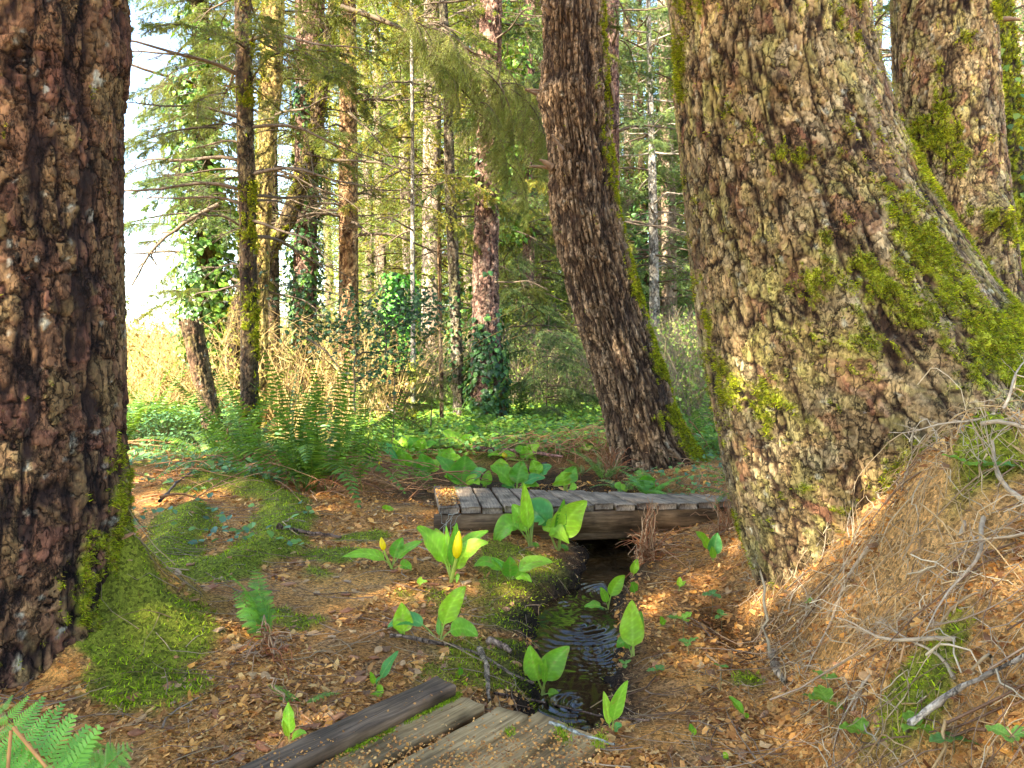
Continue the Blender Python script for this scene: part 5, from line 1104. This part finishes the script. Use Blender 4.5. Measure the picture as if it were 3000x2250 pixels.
# three leaved bramble sprigs one can pick apart
LEAF3 = []
for k in range(3):
    mb = leaf_mb(np.zeros(3), np.array([.0, .5, .06]), np.array([0, 1.0, -.05]), .75, np.array([0, -.1, 1.0]), .2, .06, [(.12, .30, .07), (.15, .34, .06), (.20, .40, .04)][k], .06, k, .8, .04); LEAF3.append(mb.mesh('leaf', M_LEAF))
for i, (px, py, h, s, lab) in enumerate(((2085, 1810, .12, .055, 'round leaved bramble sprig on the right bank near the hollow'), (2112, 1850, .08, .04, 'small dark sprig below the round leaved one'), (2000, 1880, .10, .055, 'blue green bramble sprig right of the broad cabbage leaves'), (1975, 1850, .06, .04, 'short bramble sprig beside the broad cabbage leaves'), (2015, 1925, .06, .05, 'drooping bramble sprig lowest on the right bank'),
        (2835, 1420, .06, .06, 'pale round leaf pair on the needle mound'), (2915, 1415, .05, .055, 'serrated leaf trio on the needle mound at the right'), (2420, 2040, .06, .055, 'single heart leaf among the grey twigs'), (2425, 2140, .08, .07, 'larger serrated leaf low among the grey twigs'), (2380, 2080, .04, .035, 'narrow leaf beside the heart leaf'), (2110, 2030, .10, .03, 'thin stemmed sprig with tiny blue leaves'),
        (2690, 2190, .05, .055, 'large soft green leaf cluster at the bottom right'), (2790, 2230, .05, .06, 'second soft leaf cluster in the bottom right corner'), (2960, 2230, .05, .05, 'dark leaf cluster at the very bottom right corner'), (2520, 2200, .05, .05, 'small leaf under crossing twigs near the bottom right'), (1925, 1985, .03, .05, 'round green leaf beside the fallen spruce cone on the right bank'), (1830, 1960, .02, .03, 'tiny leaf on the wet mud'), (2370, 1800, .05, .03, 'tiny bright leaf at the foot of the massive trunk'))):
    g = ground_at(px, min(py, 2600)); root = tree_root('bramble_sprig', lab, 'plant', g)
    mb = MB(); V, Fc = tubes(np.array([[0, 0, 0], [.004, 0, h * .5], [0, -.004, h]]) + g, np.array([.0015, .0012, .001]), 4); mb.add(V, Fc, (.16, .17, .06)); child('stem', mb, M_TWIG, root)
    a0 = random.uniform(0, 6.28)
    for j in range(3): link('leaf', LEAF3[(i + (j > 3)) % 3], root, (0, 0, h), (random.uniform(-.2, .5), random.uniform(-.2, .2), a0 + j * 2.1), s * random.uniform(.8, 1.2))

# ------------------------------------------------------------------ litter: chips, needles, twigs
def near_pts(n, pw=2.0):
    y = 1.15 + 6.2 * rng.uniform(0, 1, n) ** pw; x = rng.uniform(-.80, .86, n) * (y + .25); return x, y
def water_clear(x, y, m=.10):
    xc = np.interp(y, SY, SX); hw = np.interp(y, SY, SW); return (np.abs(x - xc) > hw + m) | (y < 2.5) | (y > 6.6)
CHIP = np.array([[0, -.5, 0], [.33, -.1, .10], [.2, .45, .02], [-.22, .5, .08], [-.34, -.1, 0]]); CHIPF = np.array([[0, 1, 2], [0, 2, 3], [0, 3, 4]])
CH = [(.66, .33, .09), (.54, .25, .07), (.68, .41, .14), (.42, .18, .05), (.26, .11, .04), (.70, .33, .07), (.58, .29, .09)]
x, y = near_pts(150000); k = water_clear(x, y) & (fbm(x * 2.2, y * 2.2, 0, 3, 96) > .40) & (mossmask(x, y) < .55); x, y = x[k], y[k]; n = len(x)
N = nrm(np.stack([rng.normal(0, .45, n), rng.normal(0, .45, n), 1 + 0 * x], -1)); d = nrm(np.cross(N, rand_dirs(n))); X_ = np.cross(d, N); s = .0112 * rng.lognormal(-.12, .62, (n, 1)).clip(.2, 3.2) * (.75 + .12 * y[:, None])
V, Fc = stamp(CHIP, CHIPF, np.stack([x, y, terrain(x, y) + .004 + rng.uniform(0, .006, n)], -1), X_ * s, d * s * rng.uniform(.8, 1.8, (n, 1)), N * s); mb = MB(); mb.add(V, Fc, np.repeat(pal(CH, n, .25), 5, 0))
tag(link('scale_litter', mb.mesh('scale_litter', M_LITTER, False)), 'orange brown cone scales and bark crumbs covering the ground', 'litter', None, 'stuff')
x, y = near_pts(130000); right = x > .75 + .15 * (y - 1.5); k = water_clear(x, y, .06) & (right | (rng.uniform(size=len(x)) < .35)) & (mossmask(x, y) < .75); x, y = x[k], y[k]; n = len(x)
d = nrm(np.stack([rng.normal(size=n), rng.normal(size=n), .25 * rng.normal(size=n)], -1)); sd_ = nrm(np.cross(d, np.array([0, 0, 1.0]))) ; s = rng.uniform(.012, .034, (n, 1)) * (.8 + .08 * y[:, None])
V, Fc = stamp(np.array([[-.5, 0, -.5], [.5, 0, -.5], [0, 0, .5]]), np.array([[0, 1, 2]]), np.stack([x, y, terrain(x, y) + rng.uniform(.004, .022, n)], -1), sd_ * .0024 * (.8 + .1 * y[:, None]), sd_ * 0, d * s)
mb = MB(); mb.add(V, Fc, np.repeat(np.where((x > .75 + .15 * (y - 1.5))[:, None], pal([(.70, .48, .20), (.60, .37, .14), (.42, .24, .09), (.80, .60, .32)], n, .25), pal([(.62, .39, .15), (.50, .28, .10), (.34, .17, .06), (.72, .50, .24)], n, .25)), 3, 0))
tag(link('needle_litter', mb.mesh('needle_litter', M_LITTER, False)), 'golden brown dead needles strewn over the ground and bank', 'litter', None, 'stuff')
def twig_set(name, label, x, y, lmin, lmax, rad, cols, lift, arch, seed=0, nseg=6, xs=1.0):
    n = len(x); a = rng.uniform(0, 6.28, n); l = rng.uniform(lmin, lmax, n); q = np.linspace(-.5, .5, nseg); bend = rng.normal(0, .25, n)
    px = x[:, None] + xs * l[:, None] * (np.cos(a)[:, None] * q - np.sin(a)[:, None] * bend[:, None] * (q ** 2) * 2); py = y[:, None] + l[:, None] * (np.sin(a)[:, None] * q + np.cos(a)[:, None] * bend[:, None] * q ** 2 * 2)
    px += .006 * rng.normal(size=px.shape); py += .006 * rng.normal(size=px.shape)
    gz = terrain(px, py); gm = gz.max(1, keepdims=True) * .35 + gz * .65
    pz = gm + lift * rng.uniform(.1, 1, (n, 1)) + arch * l[:, None] * (1 - 4 * q ** 2)[None] * rng.uniform(-.2, 1, (n, 1)) + l[:, None] * q[None] * rng.normal(0, arch * 1.2, (n, 1))
    pz = np.maximum(pz, gz + .002)
    R = rad * rng.lognormal(0, .4, (n, 1)) * np.linspace(1.1, .5, nseg)[None]
    mb = MB(); V, Fc = tubes(np.stack([px, py, pz], -1), R, 4); mb.add(V, Fc, np.repeat(pal(cols, n, .25), nseg * 4, 0))
    tag(link(name, mb.mesh(name, M_TWIG)), label, 'twigs', None, 'stuff')
TW = [(.24, .16, .10), (.32, .23, .15), (.17, .10, .06), (.36, .25, .13)]; GREY = [(.46, .34, .20), (.42, .28, .13), (.52, .42, .27), (.32, .20, .10), (.50, .33, .14)]
x, y = near_pts(2600, 1.7); k = water_clear(x, y, .12) & (x < 1.1 + .2 * y); twig_set('fine_twigs', 'thin brown twigs lying everywhere on the litter', x[k], y[k], .08, .40, .0016, TW, .012, .03)
n = 1700; y = rng.uniform(1.5, 4.8, n); x = .72 + .2 * (y - 1.5) + np.abs(rng.normal(0, .75, n)); twig_set('bank_twigs', 'tangle of dry grey and tan twigs all over the right bank', x, y, .06, .30, .0014, GREY, .018, .24, xs=.28)
n = 230; y = rng.uniform(1.4, 3.9, n); x = .66 + .25 * (y - 1.3) + rng.uniform(.05, 1.1, n); twig_set('long_bank_twigs', 'long arching grey twigs over the bottom right corner', x, y, .10, .5, .0018, [(.46, .36, .22), (.42, .28, .13), (.52, .44, .30), (.48, .32, .15)], .05, .34, nseg=8, xs=.32)
x, y = near_pts(5000, 1.0); yy = y + rng.uniform(0, 4, len(y)); xx = x * (yy + .25) / (y + .25); k = (yy > 5.7) & ((np.abs(xx - .15) > 1.25) | (yy > 8.1)) & (rng.uniform(size=len(yy)) < .22); yy = yy[k]; twig_set('far_twigs', 'reddish brown bracken stalks and twigs around the bog', xx[k] , yy, .2, .8, .0035, [(.34, .16, .07), (.26, .14, .07), (.42, .24, .12)], .10, .15)
n = 260; y = rng.uniform(7.9, 8.7, n); x = rng.normal(.95, .55, n); twig_set('dead_bracken', 'heap of rusty dead bracken at the far side of the mud', x, y, .2, .6, .0030, [(.40, .17, .07), (.34, .15, .07), (.50, .28, .13)], .25, .3)
n = 260; y = rng.uniform(6.4, 7.3, n); x = rng.normal(-1.5, .55, n); twig_set('fern_debris', 'rusty dead frond stalks beneath the largest fern', x, y, .2, .6, .0030, [(.30, .14, .06), (.22, .10, .05), (.36, .20, .09)], .20, .2)
DTW = [bare_branch('dead_twig', 1.0, 230 + i, (.42, .33, .22), 7, .05) for i in range(5)]
for i in range(54):
    yy = random.uniform(1.5, 4.2); xx = .78 + .22 * (yy - 1.5) + abs(random.gauss(0, .7)); e_ = .1; sx_ = (H(xx + e_, yy) - H(xx - e_, yy)) / .2
    az = random.uniform(0, 6.28); o = link('dead_twig', random.choice(DTW), None, (xx, yy, H(xx, yy) + .015), (random.uniform(0, 6.28), -math.atan(sx_ * math.cos(az)) - random.uniform(-.05, .35), az), random.uniform(.22, .55)); tag(o, 'bare forked dead twig lying on the needle covered bank', 'twig', 'dead twigs on the right bank')
# dry grass and root tuft over the water
def tuft(label, px, py, n, seed, tips, Yd=None, name='dead_fern_tuft', rad=.0028, cols=((.30, .11, .045), (.38, .20, .10), (.46, .30, .17))):
    r = np.random.default_rng(seed); g = ground_at(px, py); root = tree_root(name, label, 'plant', g); P = []
    for i in range(n):
        t = tips[r.integers(0, len(tips))]; e = at(t[0] + r.normal(0, t[2]), t[1] + r.normal(0, t[2]), g[1] + r.normal(0, .12) - .05); b = g + r.normal(0, .03, 3); q = np.linspace(0, 1, 8)[:, None]
        P.append(b + (e - b) * q + np.array([0, 0, .06 * r.uniform(0, 1)]) * np.sin(q * 3.14) + .008 * r.normal(size=(8, 3)))
    mb = MB(); V, Fc = tubes(np.array(P), rad * np.linspace(1.2, .6, 8)[None] * r.lognormal(0, .3, (n, 1)), 4); mb.add(V, Fc, np.repeat(pal(list(cols), n, .25), 32, 0)); child('stalks', mb, M_TWIG, root)
tuft('rusty dead fern stalks hanging over the water in front of the footbridge', 1900, 1640, 120, 1, [(1790, 1800, 22), (1905, 1480, 14), (1850, 1590, 30), (2000, 1590, 35), (1960, 1800, 30), (2010, 1680, 40), (1900, 1560, 18)])
tuft('dead brown stalks at the right end of the footbridge', 2130, 1560, 90, 2, [(2060, 1600, 30), (2180, 1500, 30), (2100, 1480, 25), (2030, 1660, 30)])
tuft('dead brown fern stems under the tall thin fern', 790, 1905, 46, 3, [(700, 1930, 25), (830, 2010, 30), (760, 1840, 12), (850, 1900, 25)])
tuft('thin red twigs on the moss beside the small crozier', 850, 2065, 20, 4, [(720, 2150, 25), (900, 2120, 25), (780, 2020, 20)])
tuft('dead stalks rising at the left of the leaning furrowed trunk', 1790, 1400, 70, 5, [(1800, 1310, 25), (1760, 1340, 30), (1850, 1370, 25)])
tuft('bare grey branchlets with lichen at the left beam end', 1290, 1590, 24, 6, [(1340, 1500, 12), (1250, 1560, 22), (1220, 1660, 22), (1300, 1640, 26)], rad=.0012, cols=((.38, .40, .34), (.44, .46, .40)), name='lichen_twig')

# separate sticks and branches that can be picked out
def stick(label, pts, r0, col, seed, z=0.01, name='fallen_branch', cat='branch'):
    P = []
    for (px, py) in pts: g = ground_at(px, py); P.append(g + np.array([0, 0, z + r0]))
    P = np.array(P); q = np.linspace(0, len(P) - 1, 16); S = np.stack([np.interp(q, np.arange(len(P)), P[:, j]) for j in range(3)], -1); r = np.random.default_rng(seed); S += r.normal(0, r0 * .18, S.shape)
    mb = MB(); V, Fc = tubes(S, r0 * np.linspace(1.1, .55, 16) * (1 + .15 * r.normal(size=16)), 8); mb.add(V, Fc, np.array(col) * (1 + .25 * r.normal(size=(len(V), 1))).clip(.4, 1.6))
    root = P[0]; me = mb.mesh(name, M_BARK); me.transform(Matrix.Translation(-Vector(root))); tag(link(name, me, loc=root), label, cat)
stick('pinkish fallen branch lying across the mud behind the footbridge', [(1385, 1338), (1470, 1342), (1560, 1350), (1650, 1362)], .028, (.30, .15, .11), 1, .06)
stick('pale stick crossing behind the far skunk cabbages', [(1425, 1290), (1470, 1312), (1500, 1330)], .016, (.42, .34, .28), 2, .06)
stick('dark wet stick behind the bridge planks', [(1530, 1400), (1570, 1380), (1600, 1372)], .022, (.07, .055, .05), 3, .03)
stick('brown fallen stick beside the mossy roots', [(815, 1555), (880, 1568), (1000, 1585)], .016, (.24, .15, .10), 4)
stick('light brown split stick standing up beside the stream left bank', [(1405, 1915), (1425, 1960), (1435, 2065)], .013, (.38, .28, .18), 5, .01)
stick('long brown root running from the pointed leaved plant to the stream', [(1140, 1872), (1280, 1895), (1400, 1925), (1500, 1990), (1560, 2015)], .009, (.26, .18, .12), 6)
stick('thick pale stick on the left bank above the water', [(1430, 1890), (1480, 1910), (1500, 1930)], .016, (.40, .27, .18), 7)
stick('orange split branch below the largest fern', [(1000 - 300, 1355), (740, 1375), (770, 1395)], .018, (.46, .27, .13), 8, .03)
stick('lichen spotted twig lying across the last board', [(1610, 2175), (1680, 2205), (1800, 2245)], .006, (.40, .40, .33), 9, .06)
stick('reddish twig curving over the water at the lower end of the stream', [(1450, 2065), (1600, 2090), (1750, 2130), (1900, 2150)], .005, (.34, .22, .16), 10, .04)
def rod(label, p, q_, r0, col, name='standing_stick'):
    a, b = at(*p), at(*q_); q = np.linspace(0, 1, 9)[:, None]; S = a + (b - a) * q + .006 * rng.normal(size=(9, 3)); mb = MB(); V, Fc = tubes(S, r0 * np.linspace(1.1, .6, 9), 6); mb.add(V, Fc, col)
    me = mb.mesh(name, M_TWIG); me.transform(Matrix.Translation(-Vector(a))); tag(link(name, me, loc=a), label, 'stick')
rod('silver stick leaning against the mossy flank of the massive trunk', (2852, 1345, 2.95), (2826, 1150, 3.02), .007, (.52, .50, .46))
rod('thin bare stick standing at the foot of the massive trunk', (2252, 1910, 3.0), (2230, 1660, 3.1), .007, (.34, .28, .18))
stick('pale bark strip lying on the bank below the massive trunk', [(2262, 1930), (2275, 1985), (2300, 2020)], .017, (.42, .31, .20), 13)
stick('long straight grey branch crossing the bottom right corner', [(2650, 2240), (2800, 2130), (3000, 2040)], .008, (.42, .36, .28), 14, .08)
stick('dark forked twig on the left litter near the moss cushion', [(470, 1500), (520, 1440), (560, 1410)], .011, (.14, .11, .09), 15, .07)
stick('fallen log piece leaning behind the largest fern', [(1110, 1210), (1150, 1260), (1175, 1290)], .022, (.40, .34, .28), 16, .25)

# cones and bark flakes
def cone_mesh():
    mb = MB(); u = np.linspace(0, 1, 15)[:, None]; a = (np.arange(12) / 12 * 6.283)[None]; R = .16 * np.sin(math.pi * u ** .8) ** .7 * (1 + .22 * np.sign(np.sin(a * 3 + u * 40))) + .01
    V = np.stack([u - .5 + 0 * a, R * np.cos(a), R * np.sin(a)], -1); mb.add(V, grid_faces(15, 12, True), pal([(.42, .22, .10), (.34, .17, .08), (.52, .32, .17)], 180, .2)); return mb.mesh('spruce_cone', M_LITTER, False)
CM = cone_mesh()
for (px, py, lab) in ((1480, 1790, 'spruce cone on the left bank of the stream'), (1500, 1775, 'second spruce cone beside the one on the left bank'), (1818, 1955, 'bright orange cone on the wet mud right of the stream'), (1510, 1950, 'cone at the left water edge below the mossy bank'), (1150, 1860, 'cone behind the round leaf on the left'), (1205, 1850, 'cone between the two left bank cabbages'), (1120, 1865, 'cone left of the round leaf'), (560, 1505, 'cone by the moss cushion at the left'), (790, 1445, 'cone on the mossy ring of roots'), (680, 1500, 'cone inside the ring of mossy roots'), (640, 1490, 'another cone inside the ring of mossy roots lying further left'),
        (2240, 2100, 'orange cone on the needle slope'), (2570, 2120, 'long cone standing among the grey twigs'), (2515, 2100, 'cone beside the long one among the grey twigs'), (2175, 2220, 'large cone at the bottom edge right of the boards'), (1300, 1960, 'cone near the end of the dark board'), (850, 1525, 'cone beside the fallen stick at the roots'), (1620, 1610, 'cone under the two broad leaves by the bridge'), (1580, 1890, 'cone at the left stream rim'), (905, 2060, 'cone by the rolled young leaf')):
    g = ground_at(px, py); o = link('spruce_cone', CM, None, g + np.array([0, 0, .008]), (random.uniform(0, 3), random.uniform(-.3, .3), random.uniform(0, 3.14)), .055 * random.uniform(.8, 1.25)); tag(o, lab, 'cone', 'fallen spruce cones')
FL = []
for k in range(5):
    r = np.random.default_rng(500 + k); n = 10; a = np.arange(n) / n * 6.283; R = .5 * r.uniform(.65, 1.1, n); top = np.stack([R * np.cos(a) * 1.4, R * np.sin(a) * .8, .10 * r.normal(size=n) * .5 + .1], -1); bot = top * np.array([1.02, 1.02, 1]) - np.array([0, 0, .12]); V = np.concatenate([top, bot, [[0, 0, .16]], [[0, 0, .0]]])
    Fq = np.array([[i, n + i, n + (i + 1) % n, (i + 1) % n] for i in range(n)]); mb = MB(); mb.add(V, Fq, (.5, .5, .5)); mb.F[3].append(np.array([[i, (i + 1) % n, 2 * n] for i in range(n)])); mb.F[3].append(np.array([[n + (i + 1) % n, n + i, 2 * n + 1] for i in range(n)])); mb.C[-1] = np.broadcast_to(np.array([(.36, .15, .07), (.44, .21, .10), (.28, .14, .07), (.48, .31, .17), (.52, .31, .14)][k]), (len(V), 3)); FL.append(mb.mesh('bark_flake', M_LITTER, False))
spot = [(1350 // 2.2 + 0, 0)]
flk = [(612, 1995), (505, 2005), (550, 2018), (475, 1990), (500, 2140), (780, 2060), (750, 2045), (910, 1820), (860, 1850), (985, 1810), (920, 1860), (1230, 1920), (1180, 1950), (1215, 1975), (1320, 1720), (1310, 1740), (800, 1690), (830, 1700), (845, 1715), (1100, 2180), (1250, 1640), (1050, 1980), (1020, 2000), (980, 2110), (440, 2135), (960, 2100), (1480, 1715), (1340, 1900), (1240, 1780), (2135, 1735), (2170, 1890), (2550, 1990), (2680, 1900), (2900, 1880), (2330, 2090), (2960, 2020), (1920, 1950), (1060, 1760), (1010, 1740), (1160, 1790), (2070, 2230), (690, 1900), (640, 1850), (700, 2220), (2230, 1990), (2460, 1950), (2800, 2050), (1390, 1790), (880, 1660), (930, 1740)]
for i in range(90): flk.append((random.uniform(350, 1500), random.uniform(1560, 2230)))
for (px, py) in flk:
    g = ground_at(px, py)
    if not water_clear(np.array([g[0]]), np.array([g[1]]), .12)[0]: continue
    o = link('bark_flake', random.choice(FL), None, g + np.array([0, 0, .006]), (random.uniform(-.25, .35), random.uniform(-.25, .25), random.uniform(0, 6.28)), random.uniform(.022, .055)); tag(o, 'flat reddish brown flake of fallen bark lying on the litter', 'bark flake', 'bark flakes on the litter')
x, y = near_pts(1500, 1.5); k = water_clear(x, y, .1) & (mossmask(x, y) < .5); x, y = x[k], y[k]; n = len(x); N = nrm(np.stack([rng.normal(0, .35, n), rng.normal(0, .35, n), 1 + 0 * x], -1)); d = nrm(np.cross(N, rand_dirs(n))); X_ = np.cross(d, N); q_ = rng.uniform(.018, .042, (n, 1))
V, Fc = stamp(IVY_V * np.array([1.1, 1, 1.6]), IVY_F, np.stack([x, y, terrain(x, y) + .006], -1), X_ * q_, d * q_, N * q_); mb = MB(); mb.add(V, Fc, np.repeat(pal([(.40, .22, .09), (.30, .15, .07), (.52, .33, .15), (.22, .12, .06)], n, .25), 7, 0)); tag(link('dead_leaves', mb.mesh('dead_leaves', M_LITTER, False)), 'curled brown dead leaves and husks among the litter', 'litter', None, 'stuff')
# scales heaped on the first bridge plank and crumbs on the boards
def crumbs(name, label, P, s0):
    n = len(P); N = nrm(np.stack([rng.normal(0, .5, n), rng.normal(0, .5, n), 1 + np.zeros(n)], -1)); d = nrm(np.cross(N, rand_dirs(n))); X_ = np.cross(d, N); s = s0 * rng.uniform(.6, 1.4, (n, 1)); V, Fc = stamp(CHIP, CHIPF, P, X_ * s, d * s, N * s); mb = MB(); mb.add(V, Fc, np.repeat(pal(CH, n, .25), 5, 0)); tag(link(name, mb.mesh(name, M_LITTER, False)), label, 'litter', None, 'stuff')
u = rng.uniform(0, 1, 900); v = rng.normal(0, .22, 900) + .5 + .25 * (u - .5); P = np.array([(Nr(1284) * (1 - a) + Fr(1268) * a) * (1 - b) + (Nr(1350) * (1 - a) + Fr(1326) * a) * b for a, b in zip(.04 + .85 * u, np.clip(v, .1, 1.0))]); P[:, 2] += rng.uniform(.002, .022, 900); crumbs('scale_heap', 'heap of orange cone scales on the first bridge plank', P, .016)
PX = rng.uniform(760, 1760, 5200); PY = 2250 - 260 * rng.uniform(0, 1, 5200)
k = np.where(PX < 1418, PY > 2110 - (PX - 1000) * .43 + 12, PY > 2060 + (PX - 1418) * .30 + 8) & (rng.uniform(size=5200) < .10 + .9 * sm(2100, 2235, PY + .10 * (PX - 1300)))
P = np.array([onz(a, b, BZ + .003 + (.04 if b < 2165 - (a - 1000) * .46 else .0) + random.uniform(0, .004)) for a, b in zip(PX[k], PY[k])]); crumbs('board_crumbs', 'crumbs of bark and scales on the foreground boards', P, .0095)
# moss fuzz on the ground
x, y = near_pts(150000, 1.4); k = (mossmask(x, y) > .45) & water_clear(x, y, .05); x, y = x[k], y[k]; n = len(x)
e = .01; nx = -(terrain(x + e, y) - terrain(x - e, y)) / (2 * e); ny = -(terrain(x, y + e) - terrain(x, y - e)) / (2 * e); N = nrm(np.stack([nx, ny, 1 + 0 * x], -1))
P = np.stack([x, y, terrain(x, y) + .012], -1); mb = MB(); V, Fc, C = blades(P, N, .020, .0055, [(.13, .20, .010), (.26, .38, .015), (.40, .52, .02), (.24, .19, .04)], .9); mb.add(V, Fc, C); print('mossfuzz', n)
tag(link('ground_moss', mb.mesh('ground_moss', M_MOSS, False)), 'velvety green moss over the roots and ground', 'moss', None, 'stuff')
tot = sum(len(m.polygons) for m in bpy.data.meshes); print('polys', tot)
